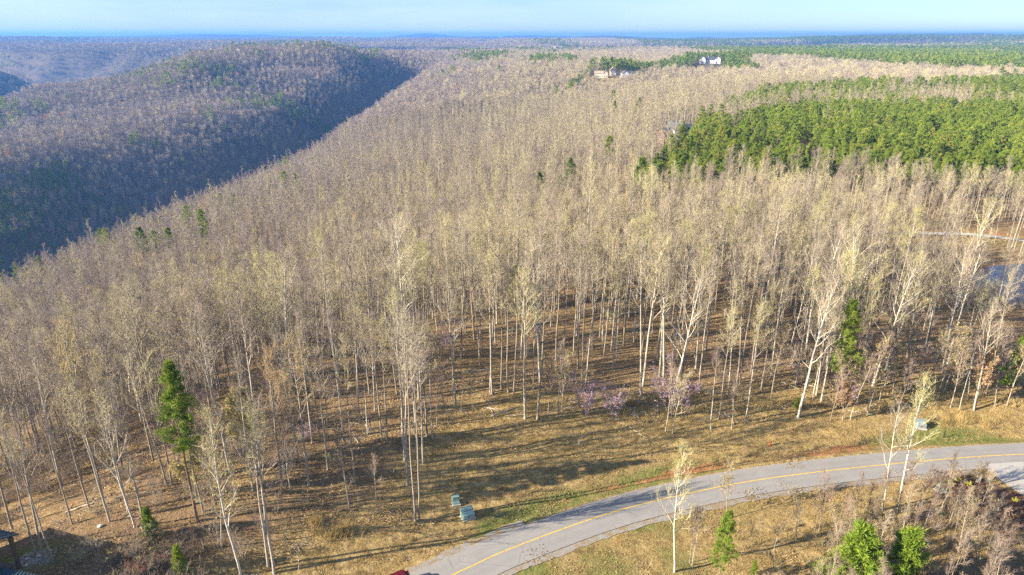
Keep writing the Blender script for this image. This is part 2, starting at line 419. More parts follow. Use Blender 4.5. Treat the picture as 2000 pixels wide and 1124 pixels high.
# ------------------------------------------------------------------ mesh helpers
def mesh_np(name, V, F, mats, fm=None, smooth=False):
    """V (n,3), F list of equal-length index rows or (k,3) array"""
    me = bpy.data.meshes.new(name)
    V = np.asarray(V, np.float32)
    Fs = F if isinstance(F, list) else [F]
    Fs = [np.asarray(f, np.int32) for f in Fs if len(f)]
    me.vertices.add(len(V)); me.vertices.foreach_set('co', V.ravel())
    loops = np.concatenate([f.ravel() for f in Fs])
    cnt = np.concatenate([np.full(len(f), f.shape[1], np.int32) for f in Fs])
    me.loops.add(len(loops)); me.loops.foreach_set('vertex_index', loops)
    me.polygons.add(len(cnt))
    me.polygons.foreach_set('loop_start', np.concatenate([[0], np.cumsum(cnt)[:-1]]).astype(np.int32))
    me.polygons.foreach_set('loop_total', cnt)
    if fm is not None: me.polygons.foreach_set('material_index', np.asarray(fm, np.int32))
    if smooth: me.polygons.foreach_set('use_smooth', np.ones(len(cnt), bool))
    for m in (mats if isinstance(mats, (list, tuple)) else [mats]): me.materials.append(m)
    me.update(calc_edges=True)
    return me

def tag(o, label=None, cat=None, group=None, kind=None):
    if label: o['label'] = label
    if cat: o['category'] = cat
    if group: o['group'] = group
    if kind: o['kind'] = kind
    return o
def link(o, parent=None):
    COL.objects.link(o)
    if parent is not None: o.parent = parent
    return o
def new(name, me, parent=None): return link(bpy.data.objects.new(name, me), parent)
def empty(name, loc=(0, 0, 0), rz=0.0, s=1.0):
    o = bpy.data.objects.new(name, None); COL.objects.link(o)
    o.location = loc; o.rotation_euler = (0, 0, rz); o.scale = (s, s, s)
    o.empty_display_size = 0.5
    return o

class MB:
    """collects boxes, prisms and tubes into one mesh"""
    def __init__(s): s.V = []; s.F = []
    def add(s, V, F):
        b = len(s.V); s.V += [tuple(v) for v in V]; s.F += [tuple(i + b for i in f) for f in F]; return s
    def box(s, x0, x1, y0, y1, z0, z1):
        return s.add([(x0, y0, z0), (x1, y0, z0), (x1, y1, z0), (x0, y1, z0), (x0, y0, z1), (x1, y0, z1), (x1, y1, z1), (x0, y1, z1)],
                     [(0, 3, 2, 1), (4, 5, 6, 7), (0, 1, 5, 4), (1, 2, 6, 5), (2, 3, 7, 6), (3, 0, 4, 7)])
    def prism(s, P, a, b, ax='x'):
        n = len(P)
        def pt(q, h): return {'x': (h, q[0], q[1]), 'y': (q[0], h, q[1]), 'z': (q[0], q[1], h)}[ax]
        return s.add([pt(q, a) for q in P] + [pt(q, b) for q in P],
                     [tuple(range(n - 1, -1, -1)), tuple(range(n, 2 * n))] + [(i, (i + 1) % n, n + (i + 1) % n, n + i) for i in range(n)])
    def tube(s, P, r, k=8, cap=True):
        V, F = tube_np(np.array(P, float), np.array(r, float) * np.ones(len(P)), k)
        n = len(P)
        FF = [tuple(f) for f in F]
        if cap: FF += [tuple(range(k - 1, -1, -1)), tuple(range((n - 1) * k, n * k))]
        return s.add(V, FF)
    def mesh(s, name, mat, bevel=0.0, smooth=False):
        me = bpy.data.meshes.new(name); me.from_pydata(s.V, [], s.F)
        bm = bmesh.new(); bm.from_mesh(me)
        bmesh.ops.recalc_face_normals(bm, faces=bm.faces)
        if bevel:
            bmesh.ops.bevel(bm, geom=[e for e in bm.edges if len(e.link_faces) == 2 and e.calc_face_angle(0) > 0.5], offset=bevel, segments=2, affect='EDGES')
        if smooth:
            for f in bm.faces: f.smooth = True
        bm.to_mesh(me); bm.free()
        me.materials.append(mat)
        return me
    def obj(s, name, mat, parent=None, **kw): return new(name, s.mesh(name, mat, **kw), parent)

def tube_np(P, r, k):
    """quads of a tube along P"""
    T = np.gradient(P, axis=0); T /= np.linalg.norm(T, axis=1)[:, None] + 1e-9
    ref = np.array([0.31, 0.95, 0.05]) if abs(T[0, 2]) > 0.7 else np.array([0.0, 0.0, 1.0])
    A = np.cross(T, ref); A /= np.linalg.norm(A, axis=1)[:, None] + 1e-9
    B = np.cross(T, A)
    an = np.linspace(0, 2 * math.pi, k, endpoint=False)
    V = P[:, None, :] + r[:, None, None] * (np.cos(an)[None, :, None] * A[:, None, :] + np.sin(an)[None, :, None] * B[:, None, :])
    n = len(P)
    i = np.arange(n - 1)[:, None] * k; j = np.arange(k)[None, :]; j2 = (j + 1) % k
    F = np.stack([i + j, i + j2, i + k + j2, i + k + j], -1).reshape(-1, 4)
    return V.reshape(-1, 3), F

# ------------------------------------------------------------------ ground sheet
ny, nx = GZ.shape
ii = (np.arange(ny - 1)[:, None] * nx + np.arange(nx - 1)[None, :])
Fq = np.stack([ii, ii + 1, ii + nx + 1, ii + nx], -1).reshape(-1, 4)
ground_me = mesh_np('ground', np.stack([GXX.ravel(), GYY.ravel(), GZ.ravel()], 1), Fq, M['ground'], smooth=True)
gx, gy = GXX.ravel(), GYY.ravel()
gd, gs, ga = poly_dist(gx, gy, ROAD)
gr_far = np.hypot(gx, gy)
EDGE = [(-90, 40), (-40, 52), (-24, 60), (-13, 68.5), (-10, 84), (-5, 90.5), (7, 91), (24, 91), (43, 94), (60, 95.5), (76, 97), (92, 99), (130, 100), (160, 60)]   # the wood's edge above the bank
ed, es, _ = poly_dist(gx, gy, EDGE)
bank_in = (es < 0) & (gs > 0)
a_grass = np.where(gs > 0, np.where(es < 0, 0.75 + 0 * ed, 0.75 * (1 - sm(ed, 0, 9))), 1 - sm(gd, 10, 26)) * (gd < 60) * sm(gx, -60, -28)
a_grass = np.maximum(a_grass, 0.9 * np.exp(-((gx - 125) / 60) ** 2 - ((gy - 940) / 70) ** 2))
a_grass = np.maximum(a_grass, 0.8 * np.exp(-((gx - 150) / 22) ** 2 - ((gy - 197) / 12) ** 2))
gp = fbm(gx / 9, gy / 9, 3, 71)
a_green = (0.46 + 1.0 * gp) * np.where(gs > 0, (1 - sm(gd, 4.5, 9)) * 0.9 + 0.55 * np.exp(-((gx - 72) / 16) ** 2) * (1 - sm(gd, 9, 16)), (1 - sm(gd, 7, 17)) * np.exp(-((gx - 14) / 17) ** 2) * 1.2) * (gd > 3)
cl = fbm(gx / 6, gy / 6, 3, 81)
a_clay = (0.52 + 0.9 * cl) * (gs > 0) * np.exp(-((gd - 4.6) / 1.3) ** 2) * sm(gx, -6, 14) * (1 - sm(gx, 64, 72)) + 0.30 * np.exp(-((gx - 125) / 55) ** 2 - ((gy - 940) / 60) ** 2) + 0.25 * np.exp(-((gx - 290) / 70) ** 2 - ((gy - 1190) / 90) ** 2) + 0.6 * np.exp(-((gx - 86) / 8) ** 2 - ((gy - 310) / 30) ** 2)
a_clay = a_clay + 0.7 * np.exp(-((gx + 2.5) / 5) ** 2 - ((gy - 67.2) / 1.2) ** 2) * (0.6 + cl) + 0.6 * np.exp(-((gx - 150) / 8) ** 2 - ((gy - 205) / 9) ** 2)
MULCH = [(55.5, 76.8), (60.8, 76.6), (66.5, 70.0), (58, 66), (54.5, 71)]
md, _, _ = poly_dist(gx, gy, MULCH + MULCH[:1])
a_mulch = np.where(in_poly(gx, gy, MULCH), 1.0, 1 - sm(md, 0, 1.5)) + 0.55 * (gs < 0) * sm(gd, 14, 24) * (gd < 80)
a_gravel = 0.9 * np.exp(-((gx + 51) / 2.6) ** 2 - ((gy - 58.3) / 1.6) ** 2)
a_green = np.maximum(a_green, 0.75 * np.exp(-((gx + 52) / 6) ** 2 - ((gy - 58.5) / 4) ** 2))
a_wood = sm(gr_far, 260, 520) * (1 - 0.9 * np.exp(-((gx - 125) / 60) ** 2 - ((gy - 930) / 80) ** 2))
for nm, v in (('grass', a_grass), ('green', a_green), ('clay', a_clay), ('mulch', a_mulch), ('gravel', a_gravel), ('wood', a_wood)):
    ground_me.attributes.new(nm, 'FLOAT', 'POINT').data.foreach_set('value', np.clip(v, 0, 1).astype(np.float32))
ground = tag(new('ground', ground_me), kind='structure')

# ------------------------------------------------------------------ road
def ribbon(P, off0, off1, z, cols=3, wob=0.0, seed=0, crown=0.0):
    P = np.array(P, float)
    T = np.gradient(P, axis=0); T /= np.linalg.norm(T, axis=1)[:, None]
    N = np.stack([-T[:, 1], T[:, 0]], 1)
    rows = []
    s = np.cumsum(np.r_[0, np.linalg.norm(np.diff(P, axis=0), axis=1)])
    for k in range(cols):
        f = k / (cols - 1); o = off0 * (1 - f) + off1 * f
        o = o + (wob * fbm(s / 1.3, s * 0 + k, 3, seed) if k in (0, cols - 1) else 0)
        q = P + N * np.reshape(o * np.ones(len(P)), (-1, 1))
        rows.append(np.c_[q, np.full(len(P), z) - crown * (np.abs(o) / ROAD_HW) ** 2])
    V = np.stack(rows, 1); n = len(P)
    i = np.arange(n - 1)[:, None] * cols + np.arange(cols - 1)[None, :]
    F = np.stack([i, i + cols, i + cols + 1, i + 1], -1).reshape(-1, 4)
    return V.reshape(-1, 3), F
def resample(P, step):
    P = np.array(P); s = np.cumsum(np.r_[0, np.linalg.norm(np.diff(P, axis=0), axis=1)])
    q = np.arange(0, s[-1], step)
    return np.c_[np.interp(q, s, P[:, 0]), np.interp(q, s, P[:, 1])]
RP = resample(ROAD, 0.5)
V, F = ribbon(RP, ROAD_HW, -ROAD_HW, 0.07, 7, 0.07, 3, 0.05)
road_me = mesh_np('road', V, F[:, ::-1], M['asphalt'])
road_me.attributes.new('across', 'FLOAT', 'POINT').data.foreach_set('value', np.tile(np.linspace(-1, 1, 7), len(RP)).astype(np.float32))
road = tag(new('road', road_me), kind='structure')
V, F = ribbon(RP, -ROAD_HW + 0.10, -ROAD_HW + 0.02, 0.0275, 2)
new('edge_seam', mesh_np('edge_seam', V, F[:, ::-1], M['seam']), road)
V, F = ribbon(RP, 0.07, -0.07, 0.078, 3)
new('centre_line', mesh_np('centre_line', V, F[:, ::-1], M['yellow']), road)
sh = RP[(RP[:, 0] > -60) & (RP[:, 0] < 62)]
V, F = ribbon(sh, -ROAD_HW + 0.1, -ROAD_HW - 0.85, 0.012, 3, 0.28, 9)
tag(new('road_shoulder', mesh_np('road_shoulder', V, F[:, ::-1], M['gravel'])), kind='structure')
sh = RP[(RP[:, 0] > -60) & (RP[:, 0] < 3)]
V, F = ribbon(sh, ROAD_HW + 0.9, ROAD_HW - 0.1, 0.010, 3, 0.35, 19)
tag(new('road_shoulder', mesh_np('road_shoulder', V, F[:, ::-1], M['gravel'])), kind='structure')

# ------------------------------------------------------------------ tree makers
def unit(v): return v / (np.linalg.norm(v, axis=-1, keepdims=True) + 1e-9)
def rdir(n, g): return unit(g.normal(size=(n, 3)))

def slivers(base, d, length, width, g):
    """thin pointed triangles: twigs, needles, blades"""
    side = unit(np.cross(d, rdir(len(base), g)))
    w = np.reshape(width * np.ones(len(base)), (-1, 1)) * 0.5
    V = np.stack([base - side * w, base + side * w, base + d * np.reshape(length, (-1, 1))], 1).reshape(-1, 3)
    return V, np.arange(len(V)).reshape(-1, 3)

def leaves(c, size, g):
    n = len(c); a = rdir(n, g); b = unit(np.cross(a, rdir(n, g)))
    s = np.reshape(size * np.ones(n), (-1, 1))
    V = np.stack([c - a * s * 0.5, c + b * s * 0.45, c + a * s * 0.5, c - b * s * 0.45], 1).reshape(-1, 3)
    return V, np.arange(len(V)).reshape(-1, 4)

class Bag:
    def __init__(s): s.V = []; s.T = []; s.Q = []; s.tm = []; s.qm = []; s.n = 0
    def add(s, V, F, mat=0):
        F = np.asarray(F) + s.n
        if F.shape[1] == 3: s.T.append(F); s.tm.append(np.full(len(F), mat))
        else: s.Q.append(F); s.qm.append(np.full(len(F), mat))
        s.V.append(V); s.n += len(V)
    def mesh(s, name, mats, smooth=False):
        Fs = ([np.concatenate(s.T)] if s.T else []) + ([np.concatenate(s.Q)] if s.Q else [])
        return mesh_np(name, np.concatenate(s.V), Fs, mats, np.concatenate(s.tm + s.qm), smooth)

def bend(p0, d0, L, n, g, wig, up=0.0):
    P = [p0]; d = d0
    for k in range(n):
        d = unit(d + g.normal(size=3) * wig + np.array([0, 0, up]))
        P.append(P[-1] + d * L / n)
    return np.array(P)

def make_bare(seed, H, clear=0.52, r0=0.2, spread=0.75, nl=15, twigs=1.0, buds=0.0, lod=0, bark='bark', kink=0.012, tw=0.017, fork=False, budmat='bud', budsize=0.11, twigmat='twig'):
    """leafless forest tree: bole and limbs in one mesh, branches and twigs in the other"""
    g = np.random.default_rng(seed)
    sides = (8, 5, 4)[lod]
    T = Bag(); C = Bag()
    n = (14, 6, 3)[lod]
    P = bend(np.zeros(3), np.array([0, 0, 1.0]), H * 0.97, n, g, kink * (14 / n) ** 0.5 * 1.6, 0.05)
    z = np.linspace(0, 1, n + 1)
    rad = r0 * (1 - 0.80 * z ** 1.1) ; rad[0] *= 1.5
    if lod == 0: P = np.insert(P, 1, P[0] + (P[1] - P[0]) * 0.25, 0); rad = np.insert(rad, 1, r0 * 1.03); z = np.insert(z, 1, z[1] * 0.25)
    P[0, 2] -= 0.5
    V, F = tube_np(P, rad, sides); T.add(V, F)
    def at(f):
        return np.array([np.interp(f, z, P[:, k]) for k in range(3)]), np.interp(f, z, rad)
    tips = []; tdir = []; 
    nl = (nl, max(7, nl // 2), 5)[lod]
    az = g.uniform(0, 6.28)
    for i in range(nl):
        f = clear + (0.97 - clear) * ((i + g.uniform(0, .8)) / nl) ** 0.85
        az += 2.4 + g.normal() * 0.5
        p, r = at(f)
        rise = 0.75 + 1.0 * (f - clear) / (1 - clear) + g.normal() * 0.15
        d = unit(np.array([math.cos(az), math.sin(az), rise * 1.15]))
        L = H * (0.30 * (1 - 0.62 * (f - clear) / (1 - clear))) * g.uniform(0.65, 1.15) * spread / 0.75
        big = fork and i == 1
        if big: L *= 1.7; d = unit(np.array([math.cos(az), math.sin(az), 2.2]))
        m = (6, 4, 2)[lod]
        Q = bend(p, d, L, m, g, 0.13, 0.10)
        rr = np.linspace(min(r * 0.62, 0.09) if not big else r * 0.8, 0.014, m + 1)
        V, F = tube_np(Q, rr * (1 if lod == 0 else 1.4), (5, 3, 3)[lod]); T.add(V, F)
        nb = (8, 4, 2)[lod]
        for b in range(nb):
            fb = 0.22 + 0.78 * (b + g.uniform(0, 1)) / nb
            k = fb * m; k0 = min(int(k), m - 1); q = Q[k0] + (Q[k0 + 1] - Q[k0]) * (k - k0)
            dd = unit(unit(Q[k0 + 1] - Q[k0]) * 0.8 + rdir(1, g)[0] * 0.75 + np.array([0, 0, 0.35]))
            LL = L * g.uniform(0.22, 0.45) * (1.15 - 0.5 * fb) + 0.35
            mm = (4, 2, 2)[lod]
            B = bend(q, dd, LL, mm, g, 0.16, 0.08)
            if lod == 0:
                V, F = tube_np(B, np.linspace(0.030, 0.010, mm + 1), 3); C.add(V, F)
            elif lod == 1:
                V, F = tube_np(B, np.linspace(0.055, 0.02, mm + 1), 3); C.add(V, F)
            u = g.uniform(0.1, 1, (16, 12, 5)[lod])
            kk = u * mm; k0 = np.minimum(kk.astype(int), mm - 1)
            tips.append(B[k0] + (B[k0 + 1] - B[k0]) * (kk - k0)[:, None]); tdir.append(unit(B[k0 + 1] - B[k0]))
    # the leader's own twigs
    u = g.uniform(clear + 0.1, 1, (60, 24, 8)[lod])
    tips.append(np.array([at(x)[0] for x in u])); tdir.append(unit(rdir(len(u), g) + np.array([0, 0, 0.7])))
    B = np.concatenate(tips); D = np.concatenate(tdir)
    k = int(len(B) * twigs)
    sel = g.permutation(len(B))[:k]; B, D = B[sel], D[sel]
    d1 = unit(D * 0.75 + rdir(k, g) * 0.75 + np.array([0, 0, 0.28]))
    L1 = g.uniform(0.5, 1.35, k) * (H / 24)
    wid = (tw, tw * 2.7, tw * 15)[lod]
    V, F = slivers(B, d1, L1, wid, g); C.add(V, F)
    if lod < 2:
        for rep in range((2, 2)[lod]):
            B2 = B + d1 * (L1 * g.uniform(0.2, 0.8, k))[:, None]
            d2 = unit(d1 * 0.6 + rdir(k, g) * 0.8 + np.array([0, 0, 0.2]))
            V, F = slivers(B2, d2, L1 * g.uniform(0.4, 0.8, k), wid * 0.75, g); C.add(V, F)
    if buds:
        nb = int(buds * k)
        s = g.integers(0, k, nb)
        c = B[s] + d1[s] * (L1[s] * g.uniform(0.3, 1.1, nb))[:, None] + g.normal(size=(nb, 3)) * 0.12
        V, F = leaves(c, budsize * g.uniform(0.6, 1.3, nb) * (1, 1.9, 5)[lod], g); C.add(V, F, 1)
    return T.mesh('trunk', M[bark], True), C.mesh('crown', [M[twigmat], M[budmat]])

def make_pine(seed, H, clear=0.45, rw=2.4, lod=0, dens=1.0, col='needle', shape=0.6):
    g = np.random.default_rng(seed)
    T = Bag(); C = Bag()
    n = (8, 4, 2)[lod]
    P = bend(np.zeros(3), np.array([0, 0, 1.0]), H, n, g, 0.012, 0.05)
    z = np.linspace(0, 1, n + 1); rad = 0.0085 * H * (1 - 0.88 * z) ; rad[0] *= 1.3; P[0, 2] -= 0.5
    V, F = tube_np(P, rad, (7, 5, 4)[lod]); T.add(V, F)
    nl = int((46, 22, 12)[lod] * dens)
    cen = []; out = []
    az = 0
    for i in range(nl):
        f = clear + (0.985 - clear) * (i / nl) ** 0.9 + g.normal() * 0.008
        t = (f - clear) / (1 - clear)
        az += 2.4 + g.normal() * 0.45
        p = np.array([np.interp(f, z, P[:, k]) for k in range(3)])
        L = rw * (math.sin(math.pi * min(0.98, 0.20 + 0.78 * t) ** shape) * 0.9 + 0.12) * g.uniform(0.62, 1.2)
        d = unit(np.array([math.cos(az), math.sin(az), 0.05 + 0.55 * t + g.normal() * 0.12]))
        m = (4, 2, 2)[lod]
        Q = bend(p, d, L, m, g, 0.10, 0.07)
        if lod < 2:
            V, F = tube_np(Q, np.linspace(0.04, 0.012, m + 1), 3); T.add(V, F)
        k = (9, 5, 3)[lod]
        u = g.uniform(0.30, 1.05, k) ** 0.8
        kk = np.clip(u, 0, .999) * m; k0 = kk.astype(int)
        c = Q[k0] + (Q[k0 + 1] - Q[k0]) * (kk - k0)[:, None] + g.normal(size=(k, 3)) * np.array([.28, .28, .16]) * L / 2
        cen.append(c); out.append(np.tile(d, (k, 1)))
    k = (10, 5, 2)[lod]; cen.append(np.tile(P[-1], (k, 1)) - np.c_[np.zeros((k, 2)), g.uniform(0, 0.9, k)]); out.append(np.tile([0, 0, 1.0], (k, 1)))
    c = np.concatenate(cen); o = np.concatenate(out)
    m = (26, 9, 5)[lod]
    cc = np.repeat(c, m, 0) + g.normal(size=(len(c) * m, 3)) * (0.13, 0.2, 0.35)[lod]; oo = np.repeat(o, m, 0)
    d = unit(rdir(len(cc), g) + oo * 0.55 + np.array([0, 0, 0.5]))
    V, F = slivers(cc, d, g.uniform(0.22, 0.50, len(cc)) * (1, 1.5, 2.6)[lod], (0.075, 0.24, 0.75)[lod], g); C.add(V, F)
    return T.mesh('trunk', M['bark_pine'], True), C.mesh('crown', [M[col]])

def make_shrub(seed, H, stems=5, mat='brush', leafmat=None, nleaf=0, leafsize=0.14, lod=0, tw=0.015, spread=0.45, nb=7):
    """many-stemmed small tree or bush"""
    g = np.random.default_rng(seed)
    T = Bag(); C = Bag(); tips = []; td = []
    for s in range(stems):
        az = s * 6.28 / stems + g.normal() * 0.4
        d = unit(np.array([math.cos(az) * spread, math.sin(az) * spread, 1.0 + g.uniform(-.2, .3)]))
        L = H * g.uniform(0.7, 1.05); m = 6
        Q = bend(np.array([math.cos(az), math.sin(az), 0]) * g.uniform(0.05, 0.3), d, L, m, g, 0.10, 0.05); Q[0, 2] -= 0.3
        V, F = tube_np(Q, np.linspace(0.011 * H, 0.012, m + 1), 5); T.add(V, F)
        for b in range(nb):
            fb = 0.25 + 0.75 * (b + g.uniform()) / nb
            k = fb * m; k0 = min(int(k), m - 1); q = Q[k0] + (Q[k0 + 1] - Q[k0]) * (k - k0)
            B = bend(q, unit(rdir(1, g)[0] + np.array([0, 0, 0.5]) + d * .5), L * g.uniform(0.15, 0.4), 3, g, 0.2, 0.06)
            V, F = tube_np(B, np.linspace(0.018, 0.008, 4), 3); C.add(V, F)
            u = g.uniform(0.1, 1, 12) * 3; k0 = np.minimum(u.astype(int), 2)
            tips.append(B[k0] + (B[k0 + 1] - B[k0]) * (u - k0)[:, None]); td.append(unit(B[k0 + 1] - B[k0]))
    B = np.concatenate(tips); D = np.concatenate(td); k = len(B)
    d1 = unit(D * 0.6 + rdir(k, g) * 0.8 + np.array([0, 0, 0.3])); L1 = g.uniform(0.3, 0.9, k) * min(1.3, H / 5)
    V, F = slivers(B, d1, L1, tw, g); C.add(V, F)
    V, F = slivers(B + d1 * (L1 * .5)[:, None], unit(d1 + rdir(k, g)), L1 * 0.6, tw * .8, g); C.add(V, F)
    if nleaf:
        s = g.integers(0, k, nleaf)
        c = B[s] + d1[s] * (L1[s] * g.uniform(0, 1.1, nleaf))[:, None] + g.normal(size=(nleaf, 3)) * 0.08
        V, F = leaves(c, leafsize * g.uniform(0.6, 1.3, nleaf), g); C.add(V, F, 1)
    return T.mesh('stem', M['bark'], True), C.mesh('crown', [M[mat], M[leafmat or mat]])

BARE = []     # (trunk mesh, crown mesh, height)
specs = [(24, .54, .16, 0.45, 14, 0.29, 0, 0), (26, .60, .17, 0.41, 14, 0.27, .3, 0), (22, .50, .15, 0.50, 14, 0.31, .7, 0), (25, .62, .13, 0.32, 11, 0.26, 0, 0),
         (23, .48, .18, 0.61, 15, 0.31, .15, 1), (27, .58, .19, 0.43, 15, 0.27, .4, 0), (20, .46, .13, 0.49, 13, 0.31, 1.1, 0), (21, .62, .11, 0.29, 10, 0.26, 0, 0),
         (24, .44, .20, 0.68, 17, 0.31, 0, 1), (22, .54, .14, 0.45, 13, 0.31, 1.5, 0),
         (18, .34, .13, 0.59, 18, 0.36, .2, 1), (17, .30, .12, 0.56, 17, 0.36, 0, 0), (19, .36, .14, 0.58, 18, 0.36, .8, 0), (16, .28, .11, 0.63, 17, 0.36, 0, 1)]   # the last four are the broad low-crowned ones
for i, (H, c, r, s, nl, tw, bu, fk) in enumerate(specs):
    BARE.append((*make_bare(100 + i, H, c, r, s, nl, tw, bu, 0, 'bark', fork=bool(fk)), H))
specs1 = [(24, .52, .16, .48, 13, .52, 0, 0), (26, .55, .17, .46, 13, .5, .4, 0), (22, .48, .15, .54, 13, .55, .9, 0), (25, .56, .14, .40, 12, .45, 0, 0),
          (18, .34, .13, .60, 17, .55, .3, 1), (19, .34, .14, .62, 17, .55, .0, 0), (17, .30, .12, .58, 16, .55, 1.0, 0), (19, .36, .13, .56, 16, .5, 0, 1)]
BARE_LOD1 = [(*make_bare(200 + i, H, c, r, s, nl, tw, bu * .8, 1, 'bark', fork=bool(fk)), H) for i, (H, c, r, s, nl, tw, bu, fk) in enumerate(specs1)]
def make_far(seed, H, rx, clear):
    """rounded crown of upward twigs for trees a kilometre and more away"""
    g = np.random.default_rng(seed); T = Bag(); C = Bag()
    V, F = tube_np(np.array([[0, 0, -.5], [0, 0, H * .5], [g.normal() * .3, g.normal() * .3, H * .85]]), np.array([.2, .16, .05]), 4); T.add(V, F)
    n = 260; u = rdir(n, g) * (g.uniform(0.15, 1, n) ** (1 / 2.2))[:, None]
    hc = H * (1 - clear) / 2
    c = u * np.array([rx, rx, hc * .85]) + np.array([0, 0, H - hc])
    k = g.normal(size=(5, 3)) * np.array([rx, rx, hc]) * .35
    c = c + k[g.integers(0, 5, n)] * .6
    V, F = slivers(c, unit(u * .9 + np.array([0, 0, .9]) + rdir(n, g) * .5), g.uniform(.7, 1.9, n), .22, g); C.add(V, F)
    return T.mesh('trunk', M['bark'], True), C.mesh('crown', [M['twig']]), H
BARE_LOD2 = [make_far(300 + i, H, rx, cl) for i, (H, rx, cl) in enumerate([(19, 2.5, .45), (21, 2.3, .5), (18, 2.9, .4), (20, 2.1, .45), (17, 2.6, .35)])]
WHITE = [(*make_bare(400 + i, H, c, r, s, nl, .34, bu, 0, 'bark_white', 0.02), H) for i, (H, c, r, s, nl, bu) in enumerate([(24, .38, .22, .95, 19, 0), (20, .40, .14, .70, 14, 0), (17, .30, .12, .62, 16, .6)])]
YOUNG = [(*make_bare(450 + i, H, c, r, s, nl, .5, bu * .5, 0, 'bark', 0.02, 0.013, twigmat='brush'), H) for i, (H, c, r, s, nl, bu) in enumerate([(11, .35, .075, .60, 12, 0), (9, .30, .06, .65, 12, .6), (13, .5, .08, .45, 10, 0), (7, .25, .05, .8, 12, 1.0)])]
PINE = [(*make_pine(500 + i, H, c, rw, 0, de, shape=sp), H) for i, (H, c, rw, de, sp) in enumerate([(18, .38, 2.6, 1., .62), (17, .45, 2.4, .9, .8), (19, .42, 2.8, 1.05, .7), (16, .5, 2.2, .85, .9)])]
PINE_LOD1 = [(*make_pine(540 + i, H, c, rw, 1, 1., shape=sp), H) for i, (H, c, rw, sp) in enumerate([(18, .45, 2.9, .7), (17, .5, 2.7, .8), (19, .45, 3.0, .65)])]
PINE_LOD2 = [(*make_pine(560 + i, H, c, rw, 2, 1.), H) for i, (H, c, rw) in enumerate([(17, .35, 3.2), (16, .4, 3.0)])]
BUSH = [make_shrub(600, 3.2, 7, spread=.6, nb=6), make_shrub(601, 2.2, 8, spread=.8, nb=5), make_shrub(602, 4.2, 6, spread=.45, nb=7), make_shrub(603, 2.6, 7, leafmat='bud', nleaf=220, leafsize=.11, spread=.7)]
REDBUD = [make_shrub(620, 5.6, 5, leafmat='blossom', nleaf=1500, leafsize=.15, spread=.55, nb=9), make_shrub(621, 6.4, 4, leafmat='blossom', nleaf=1700, leafsize=.15, spread=.5, nb=10)]

PINE_TALL = [(*make_pine(580, 21, .48, 2.1, 0, 1.25, shape=.62), 21), (*make_pine(581, 21, .34, 2.6, 0, 1.6, shape=.6), 21)]
PINE_YOUNG = [(*make_pine(590, 7, .10, 1.25, 0, .62, 'needle_young', .5), 7), (*make_pine(591, 6, .06, 1.35, 0, .7, 'needle', .42), 6)]
PINE_PAIR = [(*make_pine(592, 7, .04, 2.1, 0, 1.1, 'needle_young', .45), 7), (*make_pine(593, 7, .04, 2.2, 0, 1.0, 'needle_young', .5), 7)]
BEECH = make_bare(710, 11, .22, .09, .95, 16, .7, 3.2, 0, 'bark', 0.02, 0.02, budmat='dryleaf', budsize=.2)

def plant(name, pair, x, y, s, rz, parts=('trunk', 'crown'), lean=0.0, sz=1.0):
    o = empty(name, (x, y, float(hz(x, y))), rz, s)
    o.scale = (s, s, s * sz)
    if lean: o.rotation_euler = (lean * math.cos(rz * 3), lean * math.sin(rz * 3), rz)
    new(parts[0], pair[0], o); new(parts[1], pair[1], o)
    return o

def scatter(name, pts, rot, scl, idx, protos):
    """one object whose points carry instances of the given meshes"""
    me = bpy.data.meshes.new(name)
    me.vertices.add(len(pts)); me.vertices.foreach_set('co', np.asarray(pts, np.float32).ravel())
    me.attributes.new('rot', 'FLOAT', 'POINT').data.foreach_set('value', np.asarray(rot, np.float32))
    me.attributes.new('scl', 'FLOAT_VECTOR', 'POINT').data.foreach_set('vector', np.asarray(scl, np.float32).ravel())
    me.attributes.new('idx', 'INT', 'POINT').data.foreach_set('value', np.asarray(idx, np.int32))
    o = new(name, me)
    ng = bpy.data.node_groups.new(name + '_scatter', 'GeometryNodeTree')
    ng.interface.new_socket('Geometry', in_out='INPUT', socket_type='NodeSocketGeometry')
    ng.interface.new_socket('Geometry', in_out='OUTPUT', socket_type='NodeSocketGeometry')
    N, Lk = ng.nodes, ng.links
    gi, go = N.new('NodeGroupInput'), N.new('NodeGroupOutput')
    def named(a, ty):
        n = N.new('GeometryNodeInputNamedAttribute'); n.data_type = ty; n.inputs['Name'].default_value = a
        return n.outputs['Attribute']
    ra, sa, ia = named('rot', 'FLOAT'), named('scl', 'FLOAT_VECTOR'), named('idx', 'INT')
    cx = N.new('ShaderNodeCombineXYZ'); Lk.new(ra, cx.inputs['Z'])
    jo = N.new('GeometryNodeJoinGeometry'); Lk.new(jo.outputs[0], go.inputs[0])
    for k, objs in enumerate(protos):
        cmp_ = N.new('FunctionNodeCompare'); cmp_.data_type = 'INT'; cmp_.operation = 'EQUAL'
        Lk.new(ia, cmp_.inputs[2]); cmp_.inputs[3].default_value = k
        ip = N.new('GeometryNodeInstanceOnPoints')
        Lk.new(gi.outputs[0], ip.inputs['Points']); Lk.new(cmp_.outputs[0], ip.inputs['Selection'])
        Lk.new(cx.outputs[0], ip.inputs['Rotation']); Lk.new(sa, ip.inputs['Scale'])
        j2 = N.new('GeometryNodeJoinGeometry')
        for ob in objs:
            oi = N.new('GeometryNodeObjectInfo'); oi.transform_space = 'ORIGINAL'
            oi.inputs['Object'].default_value = ob
            Lk.new(oi.outputs['Geometry'], j2.inputs[0])
        Lk.new(j2.outputs[0], ip.inputs['Instance'])
        Lk.new(ip.outputs[0], jo.inputs[0])
    md = o.modifiers.new('scatter', 'NODES'); md.node_group = ng
    return o
